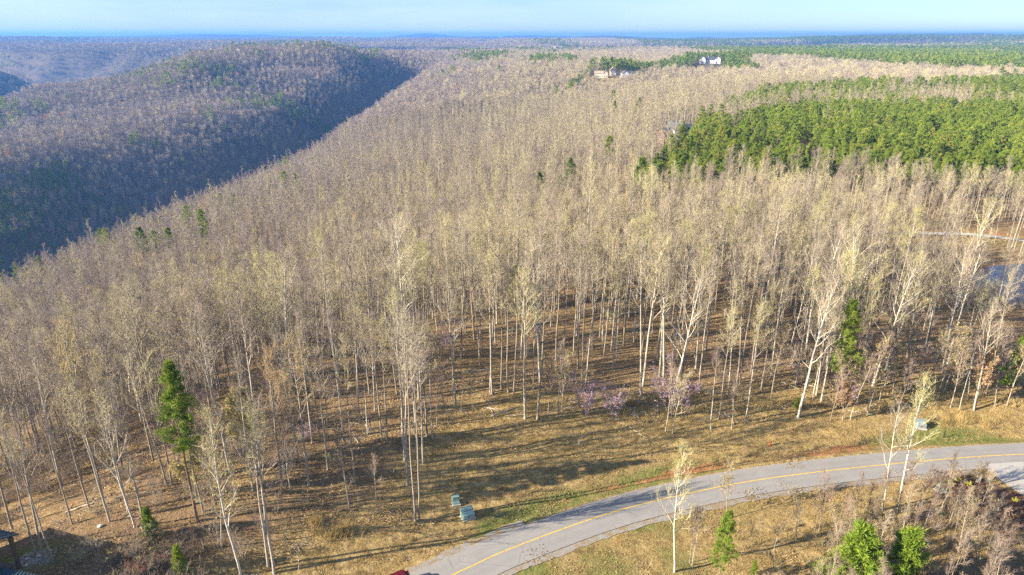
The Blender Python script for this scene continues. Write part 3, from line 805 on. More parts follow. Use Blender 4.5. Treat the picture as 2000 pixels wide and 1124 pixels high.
def protos_of(lst):
    """mesh holders that are linked to no collection: they only feed the scatter"""
    return [[bpy.data.objects.new(me.name, me) for me in e[:2]] for e in lst]

# ------------------------------------------------------------------ haze: one even body of air round the place
hb = MB().box(-13200, 13200, -500, 15500, float(GZ.min()) - 1.5, max(float(GZ.max()) + 6, float(GZ[(GYY < 7000) & (np.abs(GXX) < 6500)].max()) + 27, CAM_Z + 15))
t = NT('haze_air')
vol = t.node('ShaderNodeVolumePrincipled')
vol.inputs['Color'].default_value = (0.13, 0.40, 1.0, 1)
vol.inputs['Density'].default_value = 0.00012
vol.inputs['Anisotropy'].default_value = 0.15
t.l.new(vol.outputs[0], t.out.inputs['Volume'])
hz_o = hb.obj('haze', t.m)
tag(hz_o, 'thin blue haze lying over the valleys and far ridges', 'haze', kind='stuff')

# ------------------------------------------------------------------ the woods
PLACED = [
    (-11.6, 67.2, 'b', 27.8, 'tall pale twin-stemmed tree nearest the two green utility boxes'),
    (-11.7, 71.2, 'b', 24.2, 'pale tree just behind the twin-stemmed tree by the utility boxes'),
    (-13.2, 72.5, 'b', 24.5),
    (-11.7, 76.3, 'b', 19.5),
    (-11.7, 81.4, 'b', 18.0),
    (-14.1, 76.4, 'b', 23.8),
    (-13.1, 80.7, 'b', 16.0),
    (-10.9, 80.7, 'b', 14.0),
    (-10.6, 83.9, 's', 9.0),
    (-19.6, 68.1, 's', 11.2, 'slender sapling in the open floor, halfway to the twin-stemmed pale tree'),
    (-16.3, 67.7, 's', 8.8, 'thin short bare sapling standing alone left of the tall pale twin-stemmed tree'),
    (-19.7, 71.8, 'b', 20.5, 'slim straight tree behind the slender sapling in the open leaf-strewn floor'),
    (-25.1, 70.7, 'b', 20.2, 'tall bare tree with its foot in striped shadows on the open floor'),
    (-27.5, 75.1, 'b', 19.0),
    (-28.5, 71.0, 'b', 17.8),
    (-23.5, 73.8, 'b', 13.2),
    (-26.9, 69.3, 's', 10.0),
    (-17.7, 80.1, 'b', 19.0),
    (-17.0, 80.1, 'b', 17.0),
    (-20.0, 81.8, 'b', 15.5),
    (-27.0, 79.3, 'b', 14.5),
    (-26.2, 84.3, 'b', 18.0),
    (-27.2, 83.5, 'b', 17.8),
    (-23.4, 81.9, 'b', 18.8),
    (-25.7, 58.6, 'b', 21.0, 'foremost of the tall pale clump at the bottom edge of the wood'),
    (-26.6, 59.4, 'b', 20.2),
    (-29.1, 58.1, 'w', 20.2, 'pale crooked tree with bare side branches at the bottom edge'),
    (-32.1, 60.9, 's', 11.0),
    (-35.9, 65.5, 'b', 13.8),
    (-41.8, 70.4, 'b', 14.8),
    (-42.7, 70.8, 'b', 13.2),
    (-35.0, 66.7, 'b', 12.8),
    (-35.5, 72.6, 'b', 22.0),
    (-31.4, 69.2, 'b', 11.5),
    (-42.8, 75.8, 'b', 21.0),
    (-47.3, 76.6, 'b', 22.0),
    (-42.5, 62.9, 'w', 17.2, 'pale grey tree with wide crown above the brush by the dark roof'),
    (-44.8, 65.7, 'b', 11.8),
    (-50.3, 67.2, 'b', 18.8, 'tall straight tree leaning left behind the lawn beside the dark-roofed porch'),
    (-50.5, 64.2, 'b', 15.2),
    (-42.9, 65.2, 'b', 12.0),
    (-48.4, 57.6, 'b', 15.8, 'tall grey tree standing right beside the dark-roofed porch'),
    (-49.8, 58.2, 'b', 10.5),
    (-51.2, 58.9, 'b', 13.8),
    (-59.7, 66.6, 'b', 12.5),
    (-45.9, 63.9, 'b', 12.2),
    (-48.5, 67.3, 'b', 13.2),
    (-66.4, 77.1, 'b', 22.0),
    (-59.5, 75.6, 'b', 21.0),
    (-54.5, 75.7, 'b', 22.0),
    (-50.9, 75.5, 'b', 20.0),
    (-81.3, 93.1, 'b', 22.0),
    (-70.7, 87.2, 'b', 23.0),
    (-8.7, 117.4, 'b', 20.0),
    (-9.2, 119.2, 'b', 21.0),
    (-5.6, 109.5, 'b', 19.0),
    (-5.4, 103.4, 'b', 20.0),
    (-3.4, 93.8, 'b', 24.0),
    (-3.1, 93.2, 'b', 22.0),
    (-1.7, 94.9, 'b', 21.0),
    (-0.6, 93.7, 'b', 21.0),
    (0.2, 93.0, 'b', 22.0),
    (1.9, 86.4, 'b', 23.0),
    (3.7, 86.4, 'b', 26.0, 'tall straight tree on the bank top just left of the purple redbuds'),
    (4.5, 97.3, 'b', 24.0),
    (5.3, 87.7, 's', 10.0),
    (6.9, 88.2, 's', 12.0),
    (7.4, 88.7, 's', 9.0),
    (10.9, 102.0, 'b', 25.0),
    (10.7, 107.7, 'b', 22.0),
    (7.5, 105.0, 'b', 22.0),
    (8.1, 99.2, 'b', 23.0),
    (-8.4, 89.4, 'b', 21.0),
    (-10.0, 88.1, 's', 13.0),
    (-7.5, 88.2, 's', 6.0),
    (-5.8, 88.8, 's', 6.0),
    (12.5, 109.7, 'b', 21.0),
    (14.2, 109.0, 'b', 20.0),
    (15.9, 106.7, 'b', 22.0),
    (16.0, 110.1, 'b', 22.0),
    (17.4, 108.7, 'b', 21.0),
    (17.9, 105.4, 'b', 20.0),
    (19.8, 110.6, 'b', 22.0),
    (19.9, 93.3, 'b', 25.0, 'tall bare tree between the wide and the upright purple redbud'),
    (20.7, 96.0, 'b', 24.0),
    (24.0, 99.3, 'b', 24.0),
    (25.0, 106.1, 'b', 23.0),
    (24.2, 91.0, 'w', 22.0, 'pale tree rising through the upright purple redbud'),
    (22.3, 85.9, 's', 12.0),
    (23.3, 85.7, 's', 11.0),
    (27.3, 97.7, 'b', 24.0),
    (29.4, 95.3, 'b', 23.0),
    (30.6, 102.0, 'b', 22.0),
    (34.2, 109.2, 'b', 24.0),
    (29.2, 86.9, 's', 14.0),
    (30.9, 88.9, 'b', 18.0),
    (32.3, 87.1, 's', 9.0),
    (34.9, 88.8, 'b', 19.0),
    (33.6, 93.6, 'b', 19.0),
    (36.4, 97.2, 'b', 25.0),
    (36.2, 97.7, 'b', 23.0),
    (25.8, 114.9, 'b', 22.0),
    (21.4, 90.6, 's', 7.0),
    (43.3, 90.2, 'w', 21.2, 'large white-barked tree with spreading crown left of the tall green pine'),
    (48.1, 93.6, 'b', 17.0),
    (48.0, 95.2, 'b', 20.0),
    (47.0, 94.2, 'b', 15.0),
    (45.6, 97.5, 'b', 20.0),
    (48.0, 89.7, 's', 9.0),
    (50.0, 90.0, 's', 11.0),
    (51.2, 90.1, 's', 12.0),
    (54.2, 91.0, 's', 12.0),
    (55.5, 93.0, 's', 13.0),
    (40.4, 93.9, 's', 12.0),
    (39.5, 95.9, 'b', 18.0),
    (60.3, 95.7, 's', 12.0),
    (59.0, 91.6, 's', 9.0),
    (63.6, 97.2, 's', 13.0),
    (62.5, 102.4, 'w', 20.0, 'white leaning tree with a wide pale crown right of the green pine'),
    (64.4, 114.9, 'b', 22.0),
    (63.3, 94.6, 's', 10.0),
    (67.2, 95.2, 's', 11.0),
    (57.4, 94.0, 's', 9.0),
    (53.6, 93.4, 's', 10.0),
    (71.7, 92.9, 'b', 17.0),
    (68.4, 93.5, 's', 12.0),
    (69.4, 92.8, 's', 12.0),
    (77.3, 93.7, 's', 13.0),
    (75.4, 93.6, 's', 13.0),
    (79.5, 95.5, 's', 11.0),
    (72.2, 95.5, 's', 12.0),
    (68.9, 96.7, 's', 12.0),
    (75.8, 96.6, 's', 12.0),
    (66.8, 97.2, 's', 11.0),
    (68.2, 106.5, 'b', 21.0),
    (57.5, 108.4, 'b', 21.0),
    (75.5, 108.5, 'w', 20.0),
    (94.7, 134.8, 'w', 22.0),
    (17.8, 59.4, 'w', 16.5, 'slender white-barked tree standing on the near verge in front of the road'),
    (45.8, 69.8, 'w', 14.8, 'thinner and shorter of the two pale trees in front of the road'),
    (47.6, 69.6, 'w', 18.8, 'taller of the two pale trees leaning right in front of the road'),
    (19.8, 60.8, 's', 8.0),
    (20.0, 60.5, 's', 8.0),
    (26.0, 68.1, 's', 7.5, 'thin dead sapling beside the small pine in front of the road'),
    (21.7, 56.7, 'p', 10.8, 'ragged young pine at the near road verge'),
    (35.6, 55.5, 'p', 9.8, 'bushy young pine in the thicket, left one of the close pair'),
    (39.9, 55.6, 'p', 9.2, 'bushy young pine in the thicket, right one of the close pair'),
    (26.4, 59.2, 'p', 2.0, 'tiny pine seedling in the brush by the near verge'),
    (-36.0, 64.0, 'p', 20.5, 'tall bright green pine standing alone among bare trees on the slope'),
    (50.1, 92.7, 'p', 17.8, 'tall bright green pine standing alone beside the large white-barked tree'),
    (-39.9, 61.3, 'c', 4.2, 'small dark cedar behind the pale brush'),
    (-35.0, 57.4, 'c', 3.8, 'small cedar at the bottom edge of the wood'),
    (80.4, 98.0, 'p', 8.8, 'green pine above the orange-leaved tree'),
    (10.9, 87.9, 'r', 6.0, 'wide purple redbud with low arching stems on the bank top'),
    (14.4, 88.5, 'r', 5.2, 'pale purple redbud beside the wide one on the bank top'),
    (23.8, 89.3, 'r', 7.5, 'upright purple redbud around the white trunk'),
    (-27.9, 80.0, 'r', 3.0, 'faint purple redbud among dark trunks'),
    (-11.4, 107.8, 'r', 4.0, 'small purple redbud deep in the open wood'),
    (52.3, 93.6, 'r', 4.0, 'small purple redbud beside the orange sapling'),
    (72.1, 93.2, 'd', 9.2, 'orange-leaved beech holding its dry leaves at the wood edge'),
    (50.2, 90.0, 'd', 6.2, 'orange-leaved young beech at the edge of the bank'),
    (43.5, 91.9, 't', 2.0, 'tiny green pine seedling at the foot of the large white tree'),
]

BIG = [(48, 272), (60, 300), (74, 314), (99.3, 386.7), (120.4, 413.5), (114.5, 373.2), (162.5, 447.8), (222.3, 479.5), (400, 490), (230, 235), (198, 246.8), (162.3, 242.2), (133.3, 256.6), (94.1, 262), (66, 258)]
STRIPS = [BIG,
    [(138, 467), (189, 558), (256, 636), (342, 700), (385, 709), (306, 558), (239, 516), (217, 536), (175, 484)],
    [(350, 636), (450, 737), (543, 790), (680, 813), (430, 506), (337, 506), (379, 601), (319, 552)],
    [(469, 1650), (641, 1966), (808, 2036), (1102, 2073), (1800, 2152), (920, 1090), (627, 1021), (601, 1080), (624, 1370), (592, 1604)],
    [(60, 840), (120, 990), (240, 1215), (396, 1490), (412, 1400), (300, 1180), (215, 1062), (160, 1010), (118, 1000), (90, 900)],
    [(399, 1404), (504, 1560), (372, 1120), (340, 1090), (374, 1222)]]
BUILT = [(92, 905), (112, 985), (150, 1010), (201, 1060), (372, 1362), (405, 1362), (345, 1180), (215, 990), (168, 915), (120, 880)]     # cleared ground round the far houses
HOUSE_YARD = [(-75, 40), (-75, 58), (-58, 62), (-50, 60), (-46, 55), (-46, 40)]

def jitter_grid(x0, x1, y0, y1, s):
    X, Y = np.meshgrid(np.arange(x0, x1, s), np.arange(y0, y1, s))
    X = X.ravel() + rng.uniform(-.48, .48, X.size) * s; Y = Y.ravel() + rng.uniform(-.48, .48, Y.size) * s
    return X, Y
def in_view(X, Y, m=1.0): return np.abs(X) < (0.80 * Y + 25) * m
def seen(X, Y, top=20.0, slack=14.0):
    """false where land and canopy in front surely hide a tree here"""
    Z = hz(X, Y) + top; ok = np.ones(len(X), bool)
    for f in np.r_[np.linspace(0.12, 0.9, 22), 0.93, 0.96]:
        ok &= hz(X * f, Y * f) + slack - 14 < CAM_Z + (Z - CAM_Z) * f + 4
    return ok

# pine share at a place
def pine_share(X, Y):
    p = np.zeros(len(X))
    far_pine = (X > 560 + 0.08 * (Y - 2000)) & (Y > 2150) & (Y < 7000)
    p = np.where(far_pine, 0.55 + 1.3 * np.clip(fbm(X / 500, Y / 260, 3, 91) + 0.12, -0.45, 0.4), p)
    jx = X + (10 + Y * .02) * fbm(X / 26, Y / 26, 3, 97); jy = Y + (14 + Y * .04) * fbm(X / 30, Y / 30, 3, 99)
    for S in STRIPS: p = np.where(in_poly(jx, jy, S) if S is not BIG else in_poly(X + .4 * (jx - X), Y + .4 * (jy - Y), S), 0.96, p)
    p = np.where(in_poly(X, Y, STRIPS[4]), 0.9, p)
    z = hz(X, Y)
    p = np.where((X < -380) & (z < -98) & (Y < 800), 0.55 + 0.6 * fbm(X / 60, Y / 60, 3, 92), p)
    p = np.where((X < -330) & (Y > 900) & (Y < 1900), np.clip(fbm(X / 90, Y / 70, 3, 93) - 0.12, 0, 1) * .9, p)
    p = np.where((X > -160) & (X < 130) & (Y > 1050) & (Y < 2300) & (p < 0.5), np.clip(fbm(X / 60, Y / 110, 3, 94) - 0.15, 0, 1) * 1.5, p)
    p = np.where((np.abs(X + 190) < 60) & (Y > 240) & (Y < 640), np.clip(fbm(X / 38, Y / 38, 3, 95) - 0.28, 0, 1) * 1.1, p)
    p = np.where((Y > 2300) & (p < 0.3), np.clip(fbm(X / 240, Y / 240, 3, 96) - 0.2, 0, 1) * 1.2, p)
    return p

bands = [(18, 300, 3.5), (300, 520, 4.0), (520, 950, 4.9), (950, 2350, 7.3), (2350, 6800, 18.5)]
allX, allY, allB = [], [], []
for k, (r0, r1, s) in enumerate(bands):
    xm = 0.82 * r1 + 60
    X, Y = jitter_grid(-xm, xm, 10 if k == 0 else r0 * 0.7, r1, s)
    r = np.hypot(X, Y); ok = (r >= r0) & (r < r1)
    ok &= in_view(X, Y) if k else (in_view(X, Y) | ((X < 0) & (X > -150 - 0.5 * Y) & (Y < 260)))
    X, Y = X[ok], Y[ok]
    ok = seen(X, Y) if k else np.ones(len(X), bool)
    allX.append(X[ok]); allY.append(Y[ok]); allB.append(np.full(ok.sum(), k))
X = np.concatenate(allX); Y = np.concatenate(allY); B = np.concatenate(allB)
d, side, _ = poly_dist(X, Y, ROAD); ed, es, _ = poly_dist(X, Y, EDGE)
ok = (d > 6) & ~((side > 0) & (es < 0) & (d < 60)) & ~((side < 0) & (X > -70)) & ~in_poly(X, Y, BUILT) & ~in_poly(X, Y, HOUSE_YARD)
dp, _, _ = poly_dist(X, Y, POND + POND[:1]); ok &= ~in_poly(X, Y, POND) & (dp > 1.5)
r2, _, _ = poly_dist(X, Y, [(100, 206), (133, 205), (142, 203.5), (153, 196), (175, 175), (200, 150)]); ok &= (r2 > 3.0)
ok &= ~((np.abs(X - 152) < 12) & (np.abs(Y - 205) < 9) & (rng.uniform(size=len(X)) < .8))
ok &= ~((np.abs(X - 89) < 6) & (Y > 292) & (Y < 335) & (rng.uniform(size=len(X)) < .85))
# the woods by the road are open and their nearest trees are set one by one below
L = np.array([(e[0], e[1]) for e in PLACED])
near = (B == 0) & in_view(X, Y, 0.95)
thin = np.ones(len(X)) * 0.94
thin = np.where(~near & (B == 0) & (Y < 110), 0.09, thin)
thin = np.where(near & (Y < 84) & (X > -70), 0.0, thin)
thin = np.where(near & (Y >= 84) & (Y < 120) & (X > -40), 0.40, thin)
thin = np.where(near & (Y >= 84) & (Y < 120) & (X <= -40), 0.8, thin)
thin = np.where(near & (Y >= 120) & (Y < 150) & (X > -30) & (X < 75), 0.85, thin)
thin = np.where(near & (X > 84) & (X < 140) & (Y > 100) & (Y < 205), thin * 0.14, thin)
gap = fbm(X / 22, Y / 22, 2, 98)
thin = np.where((B == 0) & (gap < -0.42), thin * 0.45, thin)
ok &= rng.uniform(size=len(X)) < thin
X, Y, B = X[ok], Y[ok], B[ok]
k0 = np.where(B == 0)[0]
md = np.min(np.hypot(X[k0][:, None] - L[None, :, 0], Y[k0][:, None] - L[None, :, 1]), 1)
drop = np.zeros(len(X), bool); drop[k0[md < 2.6]] = True
X, Y, B = X[~drop], Y[~drop], B[~drop]
ps = pine_share(X, Y)
isp = rng.uniform(size=len(X)) < ps
# extra pines inside the dense plantation
x2, y2 = jitter_grid(40, 420, 230, 500, 4.6); q = in_poly(x2 + 6 * fbm(x2 / 26, y2 / 26, 3, 97), y2 + 8 * fbm(x2 / 30, y2 / 30, 3, 99), BIG) & (fbm(x2 / 30, y2 / 30, 3, 88) > -.42) & in_view(x2, y2)
CLEAR = [(128, 300), (134, 330), (141, 332), (137, 300)]
hole = in_poly(x2, y2, CLEAR)
x2, y2 = x2[q & ~hole], y2[q & ~hole]
inb = in_poly(X, Y, BIG)
keep = ~(inb & (rng.uniform(size=len(X)) < 0.93))
X = np.r_[X[keep], x2]; Y = np.r_[Y[keep], y2]; B = np.r_[B[keep], np.full(len(x2), 1)]; isp = np.r_[isp[keep], np.ones(len(x2), bool)]
LONE = [(11.9, 284), (19.4, 276), (25.7, 305), (47.8, 338), (77, 529), (90, 631), (93.7, 514)]
lone = np.zeros(len(X), bool)
for lx, ly in LONE: lone |= (np.abs(X - lx * Y / ly) < 3.2) & (Y < ly + 3) & (Y > ly - 13)
h2 = lone | (np.hypot(X - 99, Y - 411) < 13) | ((np.abs(X - 92) < 12) & (Y > 360) & (Y < 405)) | (np.hypot(X - 366, Y - 1330) < 30) | (np.hypot(X + 585, Y - 1545) < 14)
X, Y, B, isp = X[~h2], Y[~h2], B[~h2], isp[~h2]
Z = hz(X, Y); dist = np.hypot(X, Y)

# --- single bare trees: the ones set by hand and the nearest of the rest
G_BARE = 'bare trees of the roadside wood'
zones = [
    (lambda x, y: x < -38, 'bare forest tree on the slope falling away toward the gorge', 'bare trees on the gorge slope'),
    (lambda x, y: x < 12, 'bare forest tree in the open wood behind the leafy bank', 'bare trees behind the bank'),
    (lambda x, y: x < 48, 'bare forest tree in the wood beyond the purple redbuds', 'bare trees beyond the redbuds'),
    (lambda x, y: True, 'bare forest tree in the wood between the green pine and the pond', 'bare trees toward the pond')]
def zone(x, y):
    for f, l, g in zones:
        if f(x, y): return l, g
szones = [
    (lambda x, y: y < 62 or (x > 10 and y < 80), 'thin bare sapling in the brush on the near side of the road', 'saplings on the near verge'),
    (lambda x, y: x < 0, 'thin bare sapling in the wood uphill of the green utility boxes', 'saplings above the utility boxes'),
    (lambda x, y: x < 50, 'thin bare sapling along the bank top by the redbuds', 'saplings by the redbuds'),
    (lambda x, y: True, 'thin bare sapling crowding the wood edge behind the third utility box', 'saplings at the wood edge')]
nb = 0
used = {}
for i, e in enumerate(PLACED):
    x, y, k, h = e[:4]
    lab = e[4] if len(e) > 4 else None
    rz = (i * 2.399) % 6.28
    if k == 'b':
        v = BARE[(i * 7) % 10] if i else BARE[3]
        if x < -38 and y > 70: v = BARE[4 + (i * 3) % 10]
        h = max(h, 17.5)
        o = plant('bare_tree', v, x, y, h / v[2], rz, lean=0.03)
        if i == 0:        # its second stem
            for part, me in zip(('trunk', 'crown'), BARE[7][:2]):
                c2 = new(part, me, o); c2.location = (.42, .12, 0); c2.rotation_euler = (.02, .035, 2.0)
        l, g = zone(x, y); tag(o, lab or l, 'tree', g if not lab else None); nb += 1
    elif k == 'w':
        v = WHITE[0 if h > 18 and y > 84 else (1 if i % 2 else 2)]
        h = max(h, 14)
        o = plant('bare_tree', v, x, y, h / v[2], rz, lean=0.022)
        l, g = zone(x, y); tag(o, lab or l.replace('bare forest tree', 'pale-barked bare tree'), 'tree', g.replace('bare', 'pale-barked') if not lab else None); nb += 1
    elif k == 's':
        v = YOUNG[i % 4]
        o = plant('bare_sapling', v, x, y, h / v[2], rz, lean=0.07)
        if not lab:
            for f, l, g in szones:
                if f(x, y): break
        tag(o, lab or l, 'sapling', g if not lab else None)
    elif k in 'pct':
        if k == 'p':
            if h > 10: v = PINE_TALL[0] if x < 0 else PINE_TALL[1]
            else: v = PINE_PAIR[i % 2] if 'pair' in lab else PINE_YOUNG[0]
        else: v = PINE_YOUNG[1]
        o = plant('pine_tree' if k != 'c' else 'cedar_tree', v, x, y, h / v[2], rz, lean=0.02)
        tag(o, lab, 'tree')
    elif k == 'r':
        v = REDBUD[i % 2]; o = plant('redbud_tree', v, x, y, h / (5.6, 6.4)[i % 2], rz, ('stem', 'blossom'))
        tag(o, lab, 'tree')
    elif k == 'd':
        o = plant('beech_tree', BEECH, x, y, h / 11.0, rz); tag(o, lab, 'tree')
order = np.argsort(dist)
vis = in_view(X, Y, 0.93) & (dist < 300)
single = np.zeros(len(X), bool)
for i in order:
    if nb >= 298: break
    if isp[i] or not vis[i]: continue
    single[i] = True; nb += 1
    v = BARE[int(rng.integers(0, 10))]
    if rng.uniform() < 1 - sm(X[i], -60, -5): v = BARE[10 + int(rng.integers(0, 4))]
    elif rng.uniform() < .12: v = BARE[10 + int(rng.integers(0, 4))]
    if rng.uniform() < 0.10: v = WHITE[int(rng.integers(0, 2))]
    s = rng.uniform(0.78, 1.08) * (22.5 / v[2]) ** .5 * (0.80 if (X[i] > 20 and Y[i] > 170) else 1)
    o = plant('bare_tree', v, float(X[i]), float(Y[i]), s, rng.uniform(0, 6.28), lean=0.035)
    l, g = zone(X[i], Y[i]); tag(o, l, 'tree', g)
# the rest of the bare wood
rest = ~isp & ~single
n = rest.sum()
lod = np.digitize(dist[rest], [310, 800])
idx = np.where(lod == 0, np.where(rng.uniform(size=n) < 1.05 - sm(X[rest], -60, 10), 10 + rng.integers(0, 4, n), rng.integers(0, 11, n)), np.where(lod == 1, 14 + rng.integers(0, 4, n) + 4 * (rng.uniform(size=n) < np.clip(0.95 - sm(X[rest], -60, 70) * .75, 0, 1)), 22 + rng.integers(0, 5, n)))
sc = rng.uniform(0.62, 1.14, n) * np.where((X[rest] > 20) & (Y[rest] > 190), np.where(Y[rest] < 300, 0.70, 0.88), 0.93)
sc = np.where((Y[rest] > 180) & (Y[rest] < 250) & (X[rest] > 28) & (X[rest] < 120), sc * .74, sc)
sc = np.where((Y[rest] > 1020) & (Y[rest] < 1310) & (X[rest] > 230) & (X[rest] < 400), sc * .6, sc)
sxy = sc * np.where(B[rest] == 4, 2.4, np.where(B[rest] == 3, 1.25, 1.0)); szz = sc * np.where(B[rest] == 4, 1.15, 1.0)
o = scatter('bare_forest', np.c_[X[rest], Y[rest], Z[rest]], rng.uniform(0, 6.28, n), np.c_[sxy, sxy, szz], idx, protos_of(BARE) + protos_of(BARE_LOD1) + protos_of(BARE_LOD2))
tag(o, 'leafless grey and tan forest covering the slopes and plateau', 'forest', kind='stuff')

# --- pines
pz = [(lambda x, y: x < -150, 'dark green pine on the gorge slope among bare trees', 'pines on the gorge slope'),
      (lambda x, y: x < 44, 'small green pine among bare trees along the slope edge', 'pines along the slope edge'),
      (lambda x, y: y < 300, 'green plantation pine near the front edge of the dense stand', 'front pines of the plantation'),
      (lambda x, y: True, 'green plantation pine in the middle of the dense stand', 'inner pines of the plantation')]
npn = 0
for x, y, h, l in [(11.9, 284, 19, 'left one of three green pines together on the slope edge'), (19.4, 276, 18, 'middle one of three green pines together on the slope edge'), (25.7, 305, 20, 'right and topmost of three green pines on the slope edge'),
                (47.8, 338, 20, 'narrow green pine standing alone above the three pines'), (77, 529, 21, 'ragged green pine alone below the far houses'), (90, 631, 22, 'flat-topped green pine highest of the lone ones below the far houses'), (93.7, 514, 20, 'rounded green pine alone right of the ragged one')]:
    v = PINE[npn % 4]; o = plant('pine_tree', v, x, y, h / v[2], x, lean=0.03); tag(o, l, 'tree'); npn += 1
vis = in_view(X, Y, 0.93) & seen(X, Y)
single = np.zeros(len(X), bool)
for i in order:
    if npn >= 280: break
    if not isp[i] or not vis[i] or dist[i] < 60: continue
    single[i] = True; npn += 1
    v = PINE[int(rng.integers(0, 4))]
    o = plant('pine_tree', v, float(X[i]), float(Y[i]), rng.uniform(0.60, 0.98), rng.uniform(0, 6.28))
    for f, l, g in pz:
        if f(X[i], Y[i]): break
    tag(o, l, 'tree', g)
rest = isp & ~single
n = rest.sum(); lod = np.digitize(dist[rest], [340, 900])
idx = np.where(lod == 0, rng.integers(0, 4, n), np.where(lod == 1, 4 + rng.integers(0, 3, n), 7 + rng.integers(0, 2, n)))
sc = rng.uniform(0.62, 1.06, n) * np.where(B[rest] >= 3, 1.4, np.where(X[rest] + .0 * Y[rest] < 80, 1.12, 1.0))
sxy = sc * np.where(B[rest] == 4, 2.0, np.where(B[rest] == 3, 1.2, np.where(B[rest] == 2, 1.15, 1.0)))
o = scatter('pine_forest', np.c_[X[rest], Y[rest], Z[rest]], rng.uniform(0, 6.28, n), np.c_[sxy, sxy, sc], idx, protos_of(PINE) + protos_of(PINE_LOD1) + protos_of(PINE_LOD2))
tag(o, 'evergreen pine woods in strips across the plateau and valley floor', 'forest', kind='stuff')

# --- brush and undergrowth
n = 15000
x = rng.uniform(-130, 130, n); y = rng.uniform(45, 210, n)
d, side, _ = poly_dist(x, y, ROAD); ed, es, _ = poly_dist(x, y, EDGE); dp, _, _ = poly_dist(x, y, POND + POND[:1])
w = np.where((side > 0) & (es > 0), np.where(x < -26, 0.75, np.where(x > 45, 0.26, 0.05)) * sm(y, 52, 84) + 0.02, 0)
w = w * sm(fbm(x / 14, y / 14, 3, 101), -0.35, 0.25)
w = np.where((dp < 9), 0.6, w)
pat = np.exp(-((x + 39) / 5.5) ** 2 - ((y - 56.5) / 4.5) ** 2)         # pale brush beside the dark roof
w = np.maximum(w, pat * 1.3)
w = np.where(in_poly(x, y, HOUSE_YARD) | in_poly(x, y, POND) | (d < 7), 0, w)
thick = (side < 0) & (x > 20) & (x < 110)
w = np.where(thick, sm(d, 9, 17) * sm(x, 22, 40) * .6, w)
DRIVE = [(67.2, 79.6), (67.8, 75), (70, 69), (75, 60), (84, 48)]
dd, _, _ = poly_dist(x, y, DRIVE); mm, _, _ = poly_dist(x, y, MULCH + MULCH[:1])
w = np.where(thick & (in_poly(x, y, MULCH) | (mm < 2.5)), 0.04, w * np.where(thick, .8, 1))
w = np.where((side < 0) & (dd < 4.6), 0, w)
k = rng.uniform(size=n) < w
x = np.r_[x[k], rng.normal(-39, 3.2, 46)]; y = np.r_[y[k], rng.normal(56.8, 2.4, 46)]; n = len(x)
s = rng.uniform(0.5, 1.1, n) * np.where(y < 75, .72, 1)
o = scatter('undergrowth', np.c_[x, y, hz(x, y)], rng.uniform(0, 6.28, n), np.c_[s, s, s], rng.integers(0, 4, n), protos_of(BUSH))
tag(o, 'bare twiggy brush under the trees and in the roadside thicket', 'brush', kind='stuff')
# saplings of the thicket on the near side of the road
c = 0
for i in range(2000):
    if c >= 150: break
    x, y = float(rng.uniform(24, 78)), float(rng.uniform(46, 72))
    d, sd, _ = poly_dist(np.array([x]), np.array([y]), ROAD)
    if sd[0] > 0 or d[0] < 8.5 or rng.uniform() > sm(x, 18, 46) or (poly_dist(np.array([x]), np.array([y]), DRIVE)[0][0] < 4.5) or in_poly(np.array([x]), np.array([y]), MULCH)[0] or x > 0.8 * y + 6: continue
    v = YOUNG[int(rng.integers(0, 4))]; c += 1
    o = plant('bare_sapling', v, x, y, rng.uniform(0.38, 0.78), rng.uniform(0, 6.28), lean=0.1)
    tag(o, 'slim pale sapling standing in the dense thicket in front of the road', 'sapling', 'saplings of the roadside thicket')
# red-leaved bushes
REDBUSH = make_shrub(640, 2.6, 6, leafmat='redleaf', nleaf=90, leafsize=.13, spread=.7)
for x, y, s, l in [(-38.4, 56.6, 1.1, 'red-tipped bush in the pale brush near the dark roof'), (-42.2, 61.5, .8, 'faint red bush behind the pale brush by the dark roof'), (52, 112, 1.2, 'reddish bush under the bare trees left of the green pine'), (73, 60, 1.1, 'reddish bush in the thicket in front of the driveway')]:
    o = plant('red_bush', REDBUSH, x, y, s, x, ('stem', 'leaves')); tag(o, l, 'bush')
# yellow-green leafing trees
YG = [(*make_bare(700, 9, .15, .07, 1.0, 16, 1., 3.0, 0, 'bark', 0.03, 0.018, budsize=.17), 9)]
for x, y, h, l in [(-33.5, 74, 10, 'yellow-green leafing small tree among bare trunks on the slope'), (-37.5, 67.5, 8, 'pale yellow leafing small tree beside the lone pine'), (0.9, 128, 9, 'yellow-green leafing small tree deep in the open wood'), (56, 92.0, 0, '')]:
    if h: o = plant('leafing_tree', YG[0], x, y, h / 9, x); tag(o, l, 'tree')

# --- grass and fallen leaves
def blades(n, h, sp, seed, w=0.022):
    g = np.random.default_rng(seed)
    b = np.c_[g.normal(size=(n, 2)) * sp, np.zeros(n) - 0.02]
    d = unit(np.c_[g.normal(size=(n, 2)) * 0.45, np.ones(n)])
    return slivers(b, d, h * g.uniform(.6, 1.2, n), w, g)
def tuft(name, n, h, sp, seed, mat, w=0.022):
    V, F = blades(n, h, sp, seed, w); return mesh_np(name, V, F, M[mat])
tufts = [tuft('dry_tuft', 60, .30, .30, 1, 'drygrass', .03), tuft('dry_tuft', 44, .22, .38, 2, 'drygrass', .03), tuft('green_tuft', 70, .15, .34, 3, 'grass', .03), tuft('tall_tuft', 120, .9, .30, 4, 'drygrass', .03)]
g = np.random.default_rng(5); c = np.c_[g.uniform(-1.6, 1.6, (90, 2)), g.uniform(.01, .07, 90)]
nn = unit(g.normal(size=(90, 3)) * .5 + np.array([0, 0, 1])); a = unit(np.cross(nn, rdir(90, g))); b = np.cross(nn, a); s = g.uniform(.05, .12, (90, 1))
